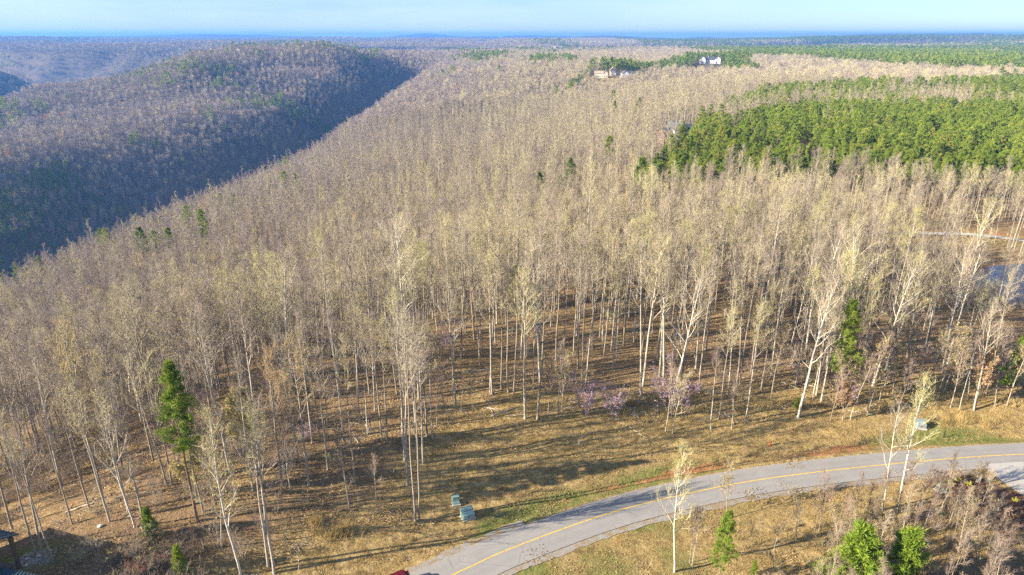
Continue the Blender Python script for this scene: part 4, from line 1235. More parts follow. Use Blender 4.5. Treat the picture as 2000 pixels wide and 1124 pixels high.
leafpatch = mesh_np('leaf_patch', np.stack([c - a * s, c + b * s * .6, c + a * s, c - b * s * .6], 1).reshape(-1, 3), np.arange(360).reshape(-1, 4), M['leaflitter'])
n = 26000
x = rng.uniform(-48, 92, n); y = rng.uniform(48, 104, n)
d, side, _ = poly_dist(x, y, ROAD); ed, es, _ = poly_dist(x, y, EDGE)
dens = np.where(side > 0, np.where(es < 0, 0.9, 0.9 * np.exp(-ed / 3.5)), (1 - sm(d, 12, 24)) * 0.9) * sm(x, -48, -25)
k = (rng.uniform(size=n) < dens) & (d > 3.9) & ~((side < 0) & in_poly(x, y, MULCH)) & ~((side < 0) & (np.abs(x - 66.5) < 5.0))
x, y, d, side = x[k], y[k], d[k], side[k]
gp = fbm(x / 9, y / 9, 3, 71)
gg = (0.46 + 1.0 * gp) * np.where(side > 0, (1 - sm(d, 4.5, 9)) * 0.9 + 0.5 * np.exp(-((x - 72) / 16) ** 2) * (1 - sm(d, 9, 16)), (1 - sm(d, 7, 17)) * np.exp(-((x - 14) / 17) ** 2) * 1.2)
idx = np.where(rng.uniform(size=len(x)) < gg * 1.1, 2, rng.integers(0, 2, len(x)))
s = rng.uniform(.5, 1.1, len(x))
tall = []
for cx, cy, r, m in [(-21.2, 64.0, 1.6, 9), (-19.2, 64.8, 1.0, 6), (-23, 65.5, 1.0, 4), (69, 90.4, 3.6, 26), (79, 94, 1.8, 12), (50, 93, 4, 8), (38, 93, 4, 6), (62, 95, 4, 10), (20, 90, 5, 6)]:
    for _ in range(m): tall.append((cx + rng.normal() * r * .7, cy + rng.normal() * r * .25))
tall = np.array(tall)
x = np.r_[x, tall[:, 0]]; y = np.r_[y, tall[:, 1]]; idx = np.r_[idx, np.full(len(tall), 3)]; s = np.r_[s, rng.uniform(.8, 1.3, len(tall))]
o = scatter('roadside_grass', np.c_[x, y, hz(x, y)], rng.uniform(0, 6.28, len(x)), np.c_[s, s, s], idx, [[bpy.data.objects.new('tuft', m)] for m in tufts])
tag(o, 'rough dry golden grass with green patches along the road verge', 'grass', kind='stuff')
n = 7000
x = rng.uniform(-75, 105, n); y = rng.uniform(46, 150, n)
ed, es, _ = poly_dist(x, y, EDGE); d, side, _ = poly_dist(x, y, ROAD)
k = (d > 2.5) & (((es > 0) & (side > 0)) | (rng.uniform(size=n) < 0.30)) & (rng.uniform(size=n) < 0.75) & in_view(x, y)
x, y = x[k], y[k]
o = scatter('fallen_leaves', np.c_[x, y, np.where(poly_dist(x, y, ROAD)[0] < 3, .075, hz(x, y) + 0.02)], rng.uniform(0, 6.28, len(x)), np.ones((len(x), 3)), np.zeros(len(x)), [[bpy.data.objects.new('leaf_patch', leafpatch)]])
tag(o, 'brown fallen leaves strewn over the floor of the wood', 'leaves', kind='stuff')

# --- dead branches on the floor of the wood
g = np.random.default_rng(77); T = Bag()
for _ in range(7):
    p0 = np.r_[g.uniform(-1.4, 1.4, 2), .04]; a = g.uniform(0, 6.28)
    Q = bend(p0, np.array([math.cos(a), math.sin(a), .03]), g.uniform(.8, 2.6), 3, g, .12); Q[:, 2] = np.clip(Q[:, 2], .03, .35)
    V, F = tube_np(Q, np.linspace(g.uniform(.025, .06), .012, 4), 4); T.add(V, F)
    V, F = slivers(np.repeat(Q[1:3], 3, 0), unit(g.normal(size=(6, 3)) + np.array([0, 0, .4])), g.uniform(.4, .9, 6), .02, g); T.add(V, F)
sticks = T.mesh('branches', M['dead_branch'])
n = 1500
x = rng.uniform(-62, 95, n); y = rng.uniform(60, 135, n)
ed, es, _ = poly_dist(x, y, EDGE); d, side, _ = poly_dist(x, y, ROAD)
k = (side > 0) & (d > 12) & ((es > 0) | (ed < 2.5)) & (fbm(x / 11, y / 11, 3, 120) > -.05)
x, y = x[k], y[k]; s = rng.uniform(.5, 1.2, len(x))
o = scatter('fallen_branches', np.c_[x, y, hz(x, y)], rng.uniform(0, 6.28, len(x)), np.c_[s, s, s], np.zeros(len(x)), [[bpy.data.objects.new('branches', sticks)]])
tag(o, 'grey dead branches lying about the floor of the wood', 'branches', kind='stuff')

# ------------------------------------------------------------------ utility boxes
flat('cabinet_green', (0.22, 0.34, 0.30), 0.55, 0.0, 0.15, 3)
flat('cabinet_grey', (0.21, 0.27, 0.285), 0.5, 0.0, 0.12, 3)
flat('pad_concrete', (0.42, 0.40, 0.36), 0.9, 0.0, 0.2, 5)
flat('warning_label', (0.55, 0.10, 0.05), 0.6)
flat('dark_metal', (0.03, 0.03, 0.03), 0.5)
flat('black_rubber', (0.015, 0.015, 0.015), 0.8)
flat('hydrant_orange', (0.34, 0.10, 0.03), 0.55)
flat('pale_plastic', (0.6, 0.58, 0.54), 0.6)
t = NT('dark_glass'); M['glass'] = t.principled((0.02, 0.03, 0.04), 0.05)
t = NT('house_glass'); M['pane'] = t.principled((0.05, 0.07, 0.09), 0.08)

def utility_box(loc, rz, w, d, h, step, mat, label):
    o = empty('utility_box', (loc[0], loc[1], float(hz(*loc))), rz); tag(o, label, 'utility box')
    MB().box(-w / 2 - .12, w / 2 + .12, -d / 2 - .12, d / 2 + .12, -.4, .1).obj('concrete_pad', M['pad_concrete'], o, bevel=.02)
    if step:      # tall rear half, low front compartment
        MB().prism([(d * .5, .1), (d * .5, h), (-.02, h), (-.02, .1)], -w / 2, w / 2).obj('cabinet', mat, o, bevel=.025)
        MB().prism([(-.023, .1), (-.023, h * .50), (-d * .42, h * .46), (-d * .5, h * .36), (-d * .5, .1)], -w * .49, w * .49).obj('door', mat, o, bevel=.02)
        MB().prism([(d * .54, h + .004), (d * .54, h + .05), (-.06, h + .03), (-.06, h + .004)], -w / 2 - .03, w / 2 + .03).obj('lid', mat, o, bevel=.012)
    else:         # sloping hood
        MB().prism([(d * .5, .1), (d * .5, h), (-.05, h), (-.05, .1)], -w / 2, w / 2).obj('cabinet', mat, o, bevel=.025)
        MB().prism([(-.053, .1), (-.053, h - .05), (-d * .5, h * .62), (-d * .5, .1)], -w * .49, w * .49).obj('door', mat, o, bevel=.02)
        MB().prism([(d * .55, h + .004), (d * .55, h + .06), (-.10, h + .04), (-.10, h + .004)], -w / 2 - .04, w / 2 + .04).obj('lid', mat, o, bevel=.015)
        MB().box(-.008, .008, -d * .5 - .012, -d * .5 - .002, .16, h * .6).obj('door_seam', M['dark_metal'], o)
        MB().box(.10, .30, -d * .5 - .010, -d * .5 - .002, h * .34, h * .50).obj('warning_sticker', M['warning_label'], o)
        MB().box(-.10, -.04, -d * .5 - .05, -d * .5 - .002, h * .38, h * .5).obj('padlock', M['dark_metal'], o)
    return o
utility_box((-5.4, 68.4), R(27), 1.45, 1.1, 1.1, False, M['cabinet_green'], 'larger green utility box with sloping hood nearest the road bend')
utility_box((-7.0, 70.6), R(14), .85, .95, 0.85, True, M['cabinet_green'], 'smaller green utility box with stepped front, uphill of the larger one')
utility_box((61.0, 88.6), R(-8), 1.3, 1.1, 1.05, False, M['cabinet_grey'], 'pale grey-blue utility box on the grass verge across the road')
utility_box((55.2, 73.6), R(15), .9, .8, 0.7, True, M['cabinet_green'], 'green utility box half hidden in the thicket by the mulched bed')

# fire hydrant and posts
o = empty('fire_hydrant', (36.9, 83.9, float(hz(36.9, 83.9)))); tag(o, 'small orange fire hydrant on the grassy bank above the road', 'hydrant')
MB().tube([(0, 0, -.1), (0, 0, .04), (0, 0, .05), (0, 0, .55), (0, 0, .58), (0, 0, .64)], [.19, .19, .13, .13, .17, .17], 12).obj('barrel', M['hydrant_orange'], o)
MB().tube([(0, 0, .641), (0, 0, .72), (0, 0, .78), (0, 0, .80)], [.15, .12, .06, .03], 12).obj('bonnet', M['hydrant_orange'], o)
MB().tube([(-.25, 0, .45), (-.131, 0, .45)], [.06, .06], 8).obj('outlet', M['hydrant_orange'], o)
MB().tube([(.131, 0, .45), (.25, 0, .45)], [.06, .06], 8).obj('outlet', M['hydrant_orange'], o)
MB().tube([(0, -.27, .42), (0, -.131, .42)], [.085, .085], 8).obj('outlet', M['hydrant_orange'], o)
o = empty('marker_post', (63.4, 86.5, float(hz(63.4, 86.5)))); tag(o, 'thin dark marker post on the verge in front of the grey-blue box', 'post')
MB().box(-.05, .05, -.05, .05, -.3, 1.05).obj('post', M['dark_metal'], o); MB().box(-.07, .07, -.07, .07, 1.052, 1.10).obj('cap', M['dark_metal'], o)
o = empty('marker_post', (9.4, 82.5, float(hz(9.4, 82.5)))); tag(o, 'small pale marker stake on the bank below the wide redbud', 'post')
MB().box(-.05, .05, -.05, .05, -.3, .62).obj('post', M['pale_plastic'], o); MB().box(-.06, .06, -.06, .06, .622, .72).obj('cap', M['cabinet_grey'], o)

# fallen logs
flat('dead_wood', (0.46, 0.38, 0.27), 0.9, 0, .35, 4)
logs = [(24.0, 126.1, .2, 4.5, .16, 'pale fallen log in the open wood behind the redbuds'), (-1.1, 88.1, .5, 4.0, .13, 'longest pale log of the cut brush at the bank top'), (-2.8, 89.0, -.2, 2.8, .10, 'short pale log behind the longest one at the bank top'),
        (.9, 87.1, .1, 2.6, .09, 'thin pale log in front of the cut brush at the bank top'), (-51.9, 67.8, .4, 3.0, .17, 'pale fallen log behind the lawn of the dark-roofed house'), (-6.0, 101, .35, 4.6, .13, 'fallen log on the leafy floor between straight trunks'),
        (47.5, 97.5, -.35, 6.0, .10, 'long thin fallen trunk left of the large white tree'), (-1.6, 69.0, .5, 1.6, .05, 'pale stick lying on the grass by the road shoulder'), (18, 85.5, -.7, 3.5, .06, 'thin fallen branch on the bank under the upright redbud')]
for k, (x, y, a, L, r, lab) in enumerate(logs):
    g = np.random.default_rng(900 + k)
    P = np.array([(x + (i / 5 - .5) * L * math.cos(a) + g.normal() * .06, y + (i / 5 - .5) * L * math.sin(a) + g.normal() * .06, 0) for i in range(6)])
    P[:, 2] = hz(P[:, 0], P[:, 1]) + r * .7
    c = P.mean(0); o = empty('fallen_log', tuple(c)); tag(o, lab, 'log')
    MB().tube(P - c, np.linspace(r, r * .55, 6), 7).obj('log', M['dead_wood'], o)
    MB().tube([P[3] - c, P[3] - c + np.array([.3, .2, .45])], [r * .4, .02], 5).obj('branch_stub', M['dead_wood'], o)

# ------------------------------------------------------------------ driveway, planting bed, pond, second road
def ribbon_on(name, P, hw, mat, zo=.06, wob=.1):
    P = resample(spline(P, 8), 1.0)
    V, F = ribbon(P, hw, -hw, 0, 5, wob, 5); V[:, 2] = np.maximum(hz(V[:, 0], V[:, 1]), -50) + zo
    return new(name, mesh_np(name, V, F[:, ::-1], mat))
V, F = ribbon(resample(spline([(67.2, 79.6), (67.8, 75), (70, 69), (75, 60), (84, 48)], 8), .7), 3.1, -3.1, 0.055, 5, .02, 5)
tag(new('driveway', mesh_np('driveway', V, F[:, ::-1], M['concrete'])), kind='structure')
tag(ribbon_on('gravel_road', [(100, 206), (120, 206), (133, 205), (142, 203.3), (152.3, 195.5), (168, 182), (190, 160)], 1.7, M['concrete'], .22), kind='structure')
V = [(x, y, -2.72) for x, y in [tuple(np.array([131, 158]) + (np.array(p) - np.array([131, 158])) * 1.01) for p in POND]]
tag(new('pond', mesh_np('pond', V, np.arange(len(V)).reshape(1, -1), M['water'])), kind='structure')
flat('shrub_yellow', (0.42, 0.40, 0.04), .8, 0, .3, 6); M['shrub_leaf'] = M['shrub_yellow']
for k, (x, y, s, l) in enumerate([(58.6, 75.6, .30, 'small yellow-green shrub in the mulched bed nearest the road edge'), (59.6, 74.8, .24, 'tiny yellow shrub in the middle of the mulched bed'), (57.2, 74.7, .26, 'small yellow-green shrub at the left of the mulched bed'), (63.5, 71.4, .24, 'tiny yellow shrub by the driveway edge of the bed')]):
    o = plant('garden_shrub', make_shrub(660 + k, 2.2, 7, leafmat='shrub_leaf', nleaf=420, leafsize=.3, spread=.9), x, y, s, k, ('stem', 'leaves')); tag(o, l, 'shrub')
for k, (x, y, l) in enumerate([(57.6, 75.2, 'tan upright ornamental shrub in the mulched bed'), (61.2, 75.4, 'tan upright ornamental shrub at the driveway corner')]):
    o = plant('garden_shrub', make_shrub(670 + k, 3.4, 8, leafmat='drygrass', nleaf=500, leafsize=.12, spread=.22), x, y, .8, k, ('stem', 'leaves')); tag(o, l, 'shrub')

# ------------------------------------------------------------------ red car
flat('car_red', (0.13, 0.006, 0.010), .28, 0.2, .06, 1)
flat('chrome', (.6, .6, .6), .2, 1.0)
flat('lamp_red', (.5, .02, .02), .3)
i = int(np.argmin(np.hypot(RP[:, 0] + 11.9, RP[:, 1] - 55.4)))
tv = RP[i + 1] - RP[i - 1]; tv = tv / np.linalg.norm(tv); nv = np.array([-tv[1], tv[0]])
cp = RP[i] + nv * 1.45
car = empty('car', (cp[0], cp[1], 0.055), math.atan2(-tv[1], -tv[0])); tag(car, 'dark red car on the road at the bottom edge', 'car')
prof = [(-2.25, .35), (-2.3, .75), (-2.22, 1.02), (-1.2, 1.06), (1.05, 1.04), (2.05, .92), (2.28, .72), (2.28, .36), (1.75, .30), (-1.75, .30)]
bm_ = MB().prism(prof, -.9, .9, 'y'); body = bm_.obj('body', M['car_red'], car, bevel=.08, smooth=False)
roofp = MB(); roofp.add([(-1.95, -.84, 1.05), (.95, -.84, 1.05), (.95, .84, 1.05), (-1.95, .84, 1.05), (-1.65, -.66, 1.62), (.15, -.66, 1.66), (.15, .66, 1.66), (-1.65, .66, 1.62)], [(0, 3, 2, 1), (4, 5, 6, 7), (0, 1, 5, 4), (1, 2, 6, 5), (2, 3, 7, 6), (3, 0, 4, 7)])
cab = roofp.obj('cabin', M['car_red'], car, bevel=.07)
MB().add([(.93, -.70, 1.09), (.93, .70, 1.09), (.26, .60, 1.61), (.26, -.60, 1.61), (.97, -.70, 1.09), (.97, .70, 1.09), (.30, .60, 1.63), (.30, -.60, 1.63)], [(0, 1, 2, 3), (7, 6, 5, 4), (0, 4, 5, 1), (1, 5, 6, 2), (2, 6, 7, 3), (3, 7, 4, 0)]).obj('windscreen', M['glass'], car)
MB().add([(-1.93, -.68, 1.13), (-1.93, .68, 1.13), (-1.71, .58, 1.54), (-1.71, -.58, 1.54), (-1.975, -.68, 1.13), (-1.975, .68, 1.13), (-1.755, .58, 1.54), (-1.755, -.58, 1.54)], [(0, 3, 2, 1), (4, 5, 6, 7), (0, 1, 5, 4), (1, 2, 6, 5), (2, 3, 7, 6), (3, 0, 4, 7)]).obj('rear_window', M['glass'], car)
for sy in (-1, 1):
    for a, b in ((-1.6, -.72), (-.62, .45)):
        MB().add([(a, sy * .825, 1.12), (b + (.25 if b > 0 else 0), sy * .825, 1.12), (b - (.18 if b > 0 else 0), sy * .70, 1.54), (a + .12, sy * .70, 1.54), (a, sy * .865, 1.12), (b + (.25 if b > 0 else 0), sy * .865, 1.12), (b - (.18 if b > 0 else 0), sy * .74, 1.54), (a + .12, sy * .74, 1.54)],
                 [(0, 1, 2, 3), (4, 7, 6, 5), (0, 4, 5, 1), (1, 5, 6, 2), (2, 6, 7, 3), (3, 7, 4, 0)]).obj('side_window', M['glass'], car)
    for x in (-1.42, 1.42):
        wh = MB().tube([(x, sy * .72, .34), (x, sy * .93, .34)], [.34, .34], 18).obj('wheel', M['black_rubber'], car)
        MB().tube([(x, sy * .931, .34), (x, sy * .945, .34)], [.21, .19], 12).obj('rim', M['chrome'], wh)
    MB().box(2.18, 2.31, sy * .72 - .16, sy * .72 + .16, .66, .80).obj('headlight', M['chrome'], car)
    MB().box(-2.33, -2.2, sy * .76 - .1, sy * .76 + .1, .74, .98).obj('tail_light', M['lamp_red'], car)
    MB().box(.55, .75, sy * .90, sy * 1.06, 1.05, 1.18).obj('mirror', M['car_red'], car, bevel=.03)

# ------------------------------------------------------------------ houses
flat('wall_white', (0.78, 0.76, 0.72), .8, 0, .06, .5); flat('wall_cream', (0.66, 0.58, 0.46), .8, 0, .1, .5); flat('wall_stone', (0.50, 0.43, 0.35), .9, 0, .25, 1.2)
flat('wall_sheathing', (0.52, 0.54, 0.60), .8, 0, .1, .5); flat('roof_dark', (0.07, 0.08, 0.10), .7, 0, .2, 1); flat('roof_tan', (0.33, 0.27, 0.21), .8, 0, .2, 1)
flat('roof_metal', (0.035, 0.065, 0.085), .45, .3, .2, 1); flat('timber_dark', (0.10, 0.075, 0.05), .8, 0, .2, 2); flat('door_brown', (0.16, 0.09, 0.05), .7); flat('brick_red', (0.30, 0.20, 0.15), .9, 0, .25, 2)

def gable(parent, x0, x1, y0, y1, z0, zw, rise, wall, roof, axis_='x', win=2, over=.5, door=False):
    """walls, two roof slopes, windows with panes; ridge along axis_"""
    w = MB().box(x0, x1, y0, y1, z0, zw)
    if axis_ == 'x':
        c = (y0 + y1) / 2; w.prism([(y0, zw - .01), (c, zw + rise), (y1, zw - .01)], x0 + .01, x1 - .01, 'x')
    else:
        c = (x0 + x1) / 2; w.prism([(x0, zw - .01), (c, zw + rise), (x1, zw - .01)], y0 + .01, y1 - .01, 'y')
    w.obj('wall', wall, parent)
    half = (y1 - y0) / 2 if axis_ == 'x' else (x1 - x0) / 2
    k = rise / half; t_ = .18
    for s in (-1, 1):
        P = [(c + s * .0, zw + rise + .04), (c + s * (half + over), zw - k * over + .04), (c + s * (half + over), zw - k * over + .04 + t_), (c, zw + rise + .04 + t_)]
        (MB().prism(P, x0 - over, x1 + over, 'x') if axis_ == 'x' else MB().prism(P, y0 - over, y1 + over, 'y')).obj('roof', roof, parent)
    n = win
    for j in range(n):
        x = x0 + (x1 - x0) * (j + .5) / n
        for zz in ([z0 + 1.0] if zw - z0 < 5 else [z0 + 1.0, z0 + 3.9]):
            if zz + 1.5 > zw - .1: continue
            f = MB().box(x - .75, x + .75, y0 - .09, y0 - .003, zz, zz + 1.5).obj('window', M['wall_white'], parent)
            MB().box(x - .62, x + .62, y0 - .11, y0 - .093, zz + .12, zz + 1.38).obj('pane', M['pane'], f)
    yy = (y0 + y1) / 2
    for zz in [z0 + 1.0]:
        f = MB().box(x0 - .09, x0 - .003, yy - .75, yy + .75, zz, zz + 1.5).obj('window', M['wall_white'], parent)
        MB().box(x0 - .11, x0 - .093, yy - .62, yy + .62, zz + .12, zz + 1.38).obj('pane', M['pane'], f)
    if door:
        d_ = MB().box((x0 + x1) / 2 - .5, (x0 + x1) / 2 + .5, y0 - .08, y0 - .004, z0, z0 + 2.1).obj('door', M['door_brown'], parent)
        MB().box((x0 + x1) / 2 + .32, (x0 + x1) / 2 + .40, y0 - .13, y0 - .082, z0 + .95, z0 + 1.05).obj('handle', M['dark_metal'], d_)
def house_at(x, y, rz, label, dz=0.0):
    o = empty('house', (x, y, float(hz(x, y)) + dz), R(rz)); tag(o, label, 'house'); return o
o = house_at(120, 962, -6, 'cream house with stone gable at the left end of the far cleared rim')
gable(o, -9, 3, -4.5, 4.5, -3, 5.4, 3.2, M['wall_cream'], M['roof_tan'], 'x', 4); gable(o, 3.02, 9, -6, 4, -3, 6, 3.4, M['wall_stone'], M['roof_tan'], 'y', 2, door=True)
o = house_at(139, 985, -4, 'tall narrow stone house with steep gable on the far cleared rim')
gable(o, -4, 4, -5, 5, -3, 7, 4.2, M['wall_stone'], M['roof_tan'], 'y', 2, door=True); gable(o, 4.02, 8, -3, 4, -3, 4.2, 2.2, M['wall_cream'], M['roof_tan'], 'y', 1)
o = house_at(156, 960, 3, 'grey-blue unfinished house on a pale basement wall at the far rim')
MB().box(-10.4, 8.4, -7.4, 5.4, -9, .2).obj('basement', M['wall_cream'], o)
for j in range(4): MB().box(-9.4 + 4.6 * j, -6.9 + 4.6 * j, -7.50, -7.405, -3.6, -1.2).obj('basement_window', M['pane'], o)
gable(o, -9, 0, -6, 5, .203, 5.6, 3.4, M['wall_sheathing'], M['roof_dark'], 'y', 3); gable(o, .02, 7.5, -4, 5, .203, 5, 3, M['wall_sheathing'], M['roof_dark'], 'x', 3, door=True)
o = house_at(198, 1040, -10, 'small stone cottage right of the unfinished far house')
gable(o, -4.5, 4.5, -4, 4, -2, 4.2, 3.2, M['wall_stone'], M['roof_tan'], 'y', 2, door=True)
o = house_at(366, 1330, -8, 'large white house with dark roof and two gabled wings')
gable(o, -18, -9, -9, 6, -3, 7.5, 4.5, M['wall_white'], M['roof_dark'], 'y', 3); gable(o, -8.98, 8.98, -5, 6, -3, 6.5, 4.2, M['wall_white'], M['roof_dark'], 'x', 6, door=True); gable(o, 9, 18, -9, 6, -3, 7.5, 4.5, M['wall_white'], M['roof_dark'], 'y', 3)
MB().box(-3.6, -2.4, .5, 1.7, 9, 13).obj('chimney', M['wall_stone'], o)
o = house_at(99.5, 411, 20, 'white-walled house with red brick end half hidden by the plantation pines')
gable(o, -7, 0, -5, 5, -2, 6.5, 3.6, M['wall_white'], M['roof_dark'], 'y', 2); gable(o, .02, 8, -4, 5, -2, 5.4, 3, M['wall_white'], M['roof_dark'], 'x', 3, door=True); gable(o, -13, -7.02, -4, 4, -2, 4.2, 2.6, M['brick_red'], M['roof_dark'], 'x', 2)
KX, KY = -585, 1545
o = house_at(KX, KY, 0, 'tiny white lodge on top of the hill across the gorge', 6)
gable(o, -4, 4, -4, 4, -12, 4, 3, M['wall_cream'], M['roof_tan'], 'y', 2)

# ------------------------------------------------------------------ dark-roofed house at the lower left corner
o = empty('porch_house', (-58.0, 55.0, float(hz(-54, 57)) + .05), R(-14)); tag(o, 'dark metal-roofed house with open porch at the bottom left corner', 'house')
# local frame: porch corner at about (+6, +3)
def slope(name, a, b, c, d, seams, mat):
    """tilted roof plate through four corners, with standing seams"""
    a, b, c, d = (np.array(v, float) for v in (a, b, c, d))
    n = np.cross(b - a, d - a); n /= np.linalg.norm(n); n = n if n[2] > 0 else -n
    th = n * .14
    V = [a, b, c, d, a + th, b + th, c + th, d + th]
    r = MB().add(V, [(0, 3, 2, 1), (4, 5, 6, 7), (0, 1, 5, 4), (1, 2, 6, 5), (2, 3, 7, 6), (3, 0, 4, 7)]).obj(name, mat, o)
    for j in range(1, seams):
        f = j / seams; p = a + (b - a) * f + n * .142; q = d + (c - d) * f + n * .142
        e = (b - a) / np.linalg.norm(b - a) * .03; u = n * .06
        MB().add([p - e, p + e, q + e, q - e, p - e + u, p + e + u, q + e + u, q - e + u], [(0, 3, 2, 1), (4, 5, 6, 7), (0, 1, 5, 4), (1, 2, 6, 5), (2, 3, 7, 6), (3, 0, 4, 7)]).obj('seam', mat, r)
slope('roof', (-8, -3.6, 4.3), (6.2, -3.6, 4.3), (6.2, .2, 6.1), (-8, .2, 6.1), 24, M['roof_metal'])
slope('roof', (6.2, 4.0, 4.3), (-8, 4.0, 4.3), (-8, .2, 6.1), (6.2, .2, 6.1), 24, M['roof_metal'])
for x, y in ((5.7, -3.1), (5.7, 3.5), (1.6, 3.5), (1.6, -3.1), (-3, 3.5)):
    MB().box(x - .16, x + .16, y - .16, y + .16, .303, 4.42).obj('post', M['timber_dark'], o)
MB().box(-8, 6, -3.4, 3.8, -1.5, .3).obj('deck', M['timber_dark'], o)
for x in (5.72, ):
    MB().box(x - .05, x + .05, -2.93, 3.33, 1.15, 1.25).obj('railing', M['timber_dark'], o)
    for j in range(12): MB().box(x - .025, x + .025, -2.7 + j * .5, -2.65 + j * .5, .303, 1.148).obj('baluster', M['timber_dark'], o)
MB().box(-7.8, -4, -3.2, 3.6, .303, 4.4).obj('wall', M['timber_dark'], o)
slope('wing_roof', (6.7, -9, 1.9), (14.5, -9, 1.9), (12.6, .6, 3.4), (6.7, .6, 3.4), 16, M['roof_metal'])
MB().box(6.9, 12.0, -8.4, .2, -1.5, 1.85).obj('wing_wall', M['timber_dark'], o)
for k, (x, y, s) in enumerate([(-50.6, 58.6, .2), (-51.6, 58.2, .16), (-49.8, 59.3, .14), (-52.4, 59.0, .15), (-51.0, 57.2, .18), (-46.5, 63.0, .28)]):
    bm = bmesh.new(); bmesh.ops.create_icosphere(bm, subdivisions=2, radius=s)
    g = np.random.default_rng(40 + k)
    for v in bm.verts: v.co = Vector((v.co.x * 1.3, v.co.y, v.co.z * .55)) * float(1 + g.normal() * .08)
    me = bpy.data.meshes.new('rock'); bm.to_mesh(me); bm.free(); me.materials.append(M['pad_concrete'])
    r = new('rock', me); r.location = (x, y, float(hz(x, y)) + .1); r.rotation_euler = (0, 0, k * 1.3)
    if k < 5: tag(r, 'pale landscaping rock on the lawn beside the dark-roofed porch', 'rock', 'rocks beside the porch')
    else: tag(r, 'pale rock lying alone beyond the lawn of the dark-roofed house', 'rock')

# ------------------------------------------------------------------ far rock faces along the rims
t = NT('cliff_sandstone'); n1 = t.noise(.12, 5, .7, t.node('ShaderNodeMapping', Vector=t.obj(), Scale=(1, 1, 2.5)).outputs[0])
M['cliff'] = t.diffuse(t.ramp(n1, [(.3, (.36, .29, .24)), (.6, (.62, .53, .45)), (.8, (.72, .64, .56))]))
def cliff(x0, y0, x1, y1, h, label, seed):
    g = np.random.default_rng(seed); n = 36
    f = np.linspace(0, 1, n); cx, cy = (x0 + x1) / 2, (y0 + y1) / 2
    jut = np.repeat(g.normal(size=n // 3) * h * .35, 3); top = h * (.55 + .45 * np.repeat(g.uniform(size=n // 3), 3)) * np.sin(np.clip(f, .04, .96) * math.pi) ** .35
    X_ = x0 + (x1 - x0) * f; Y_ = y0 + (y1 - y0) * f + jut
    zb = hz(X_, Y_)
    z0 = float(zb.mean()); V = []
    rows = [(-6, -h * .3), (.35, 0), (.40, -h * .12), (1.0, 0.05 * h), (1.0, h * 1.6), (-6, h * 2)]
    for a, off in rows:
        zz = zb - 6 if a == -6 else zb + top * a
        V += [(X_[i] - cx, Y_[i] + off - cy, zz[i] - z0) for i in range(n)]
    m = len(rows); F = [(r_ * n + i, r_ * n + i + 1, (r_ + 1) * n + i + 1, (r_ + 1) * n + i) for r_ in range(m - 1) for i in range(n - 1)]
    V_ = np.array(V)
    o = new('rock_cliff', mesh_np('rock_cliff', V_, np.array(F), M['cliff'])); o.location = (cx, cy, z0)
    tag(o, label, 'cliff')
cliff(22, 3490, 88, 3500, 15, 'pale cliff band on the far rim, left of the two', 1)
cliff(172, 3500, 308, 3520, 15, 'longer pale cliff band on the far rim, right of the two', 2)
cliff(655, 2262, 735, 2330, 9, 'pale rock outcrop beside the distant pine woods', 3)

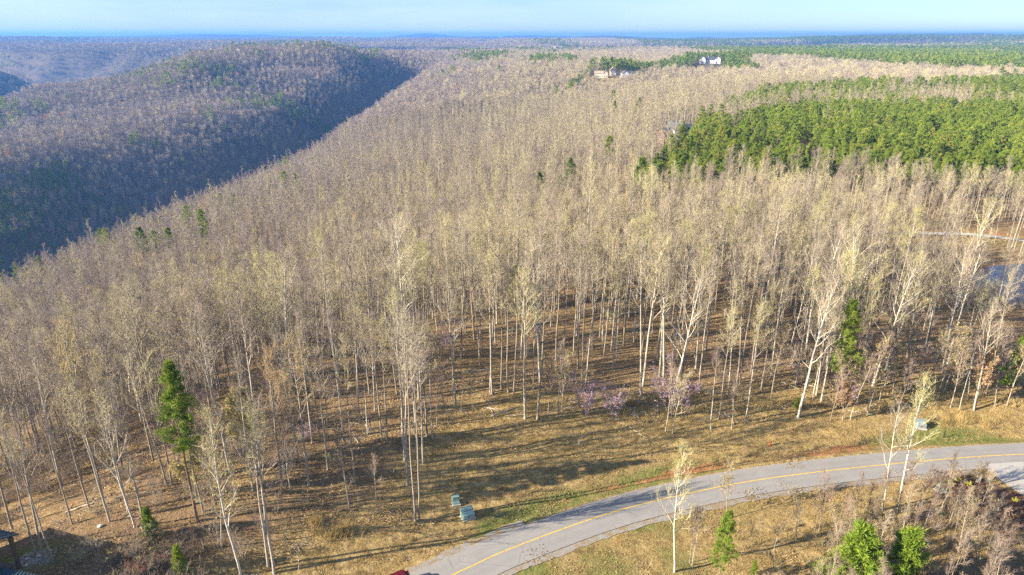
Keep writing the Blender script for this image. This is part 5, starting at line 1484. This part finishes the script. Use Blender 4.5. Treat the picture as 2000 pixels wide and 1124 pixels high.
# ------------------------------------------------------------------ say which tree is which
LOOK = {}
for k, w_ in enumerate(['straight', 'tall straight', 'faintly budding', 'slender', 'forked', 'tall', 'yellow-budded', 'thin', 'big-limbed', 'pale-budded', 'broad-crowned', 'low-crowned', 'budding broad-crowned', 'wide-crowned']): LOOK[BARE[k][1].name] = w_
for k in range(3): LOOK[WHITE[k][1].name] = 'pale-barked'
for k, w_ in enumerate(['slim', 'bushy-topped', 'pole-like', 'short']): LOOK[YOUNG[k][1].name] = w_
MARKS = [('the larger green utility box', -5.4, 68.4), ('the wide purple redbud', 9.8, 88.0), ('the upright purple redbud', 21.6, 88.6), ('the lone green pine on the slope', -37, 64.5), ('the large white-barked tree', 40.3, 90.5),
         ('the tall pine by the white tree', 46.5, 93), ('the orange-leaved beech', 70, 94), ('the dark-roofed porch', -52, 57.5), ('the pond', 116, 150), ('the three slope-edge pines', 19, 288), ('the small redbud deep in the wood', -11.5, 109),
         ('the faint redbud among dark trunks', -27.6, 80), ('the twin-stemmed tree by the utility boxes', -11.6, 67.2), ('the yellow-green tree on the slope', -33.5, 74), ('the grey-blue utility box', 61, 88.6), ('the ragged young pine', 18.5, 58),
         ('the close pair of young pines', 32, 57), ('the mulched bed', 58.5, 73), ('the taller of two pale roadside trees', 36.5, 69.5), ('the young orange beech', 43.5, 91), ('the white leaning tree', 59, 112), ('the fire hydrant', 36.9, 83.9), ('the pale log behind the redbuds', 24, 126), ('the small dark cedar', -41, 61), ('the driveway', 69, 71)]
ORD = ['nearest', 'second', 'third', 'fourth', 'fifth', 'sixth', 'seventh', 'eighth', 'ninth', 'tenth']
cand = {}
for o in list(COL.objects):
    if o.parent is None and 'group' in o.keys() and o.name.split('.')[0] in ('bare_tree', 'bare_sapling'):
        kid = [c for c in o.children if c.name.split('.')[0] == 'crown'][0]
        x, y = o.location.x, o.location.y
        best = None
        for nm, mx_, my_ in MARKS:
            d_ = math.hypot(x - mx_, y - my_)
            if best is None or d_ < best[0]: best = (d_, nm, mx_, my_)
        d_, nm, mx_, my_ = best
        lateral = (x / y - mx_ / my_) * my_; depth = y - my_
        rel = ('behind' if depth > 0 else 'in front of') if abs(depth) > abs(lateral) * 1.1 else ('right of' if lateral > 0 else 'left of')
        cand.setdefault((o.name.split('.')[0], nm, rel), []).append((d_, o, LOOK.get(kid.data.name, 'bare')))
for (kind, nm, rel), lst in cand.items():
    lst.sort(key=lambda q: q[0])
    for k, (d_, o, lk) in enumerate(lst[:len(ORD)]):
        o['label'] = f"{lk} bare {'tree' if kind == 'bare_tree' else 'sapling'}, {ORD[k]} {rel} {nm}"
front = sorted([o for o in COL.objects if o.parent is None and o.get('group') == 'front pines of the plantation'], key=lambda o: o.location.y)
cols = {}
for o in front:
    b = int((o.location.x / o.location.y) / 0.0225)
    cols.setdefault(b, o)
NUM = ['first', 'second', 'third', 'fourth', 'fifth', 'sixth', 'seventh', 'eighth', 'ninth', 'tenth', 'eleventh', 'twelfth', 'thirteenth', 'fourteenth', 'fifteenth', 'sixteenth', 'seventeenth', 'eighteenth', 'nineteenth', 'twentieth']
for k, b in enumerate(sorted(cols)[:20]): cols[b]['label'] = f"green pine in the plantation's front row, {NUM[k]} from its left end"
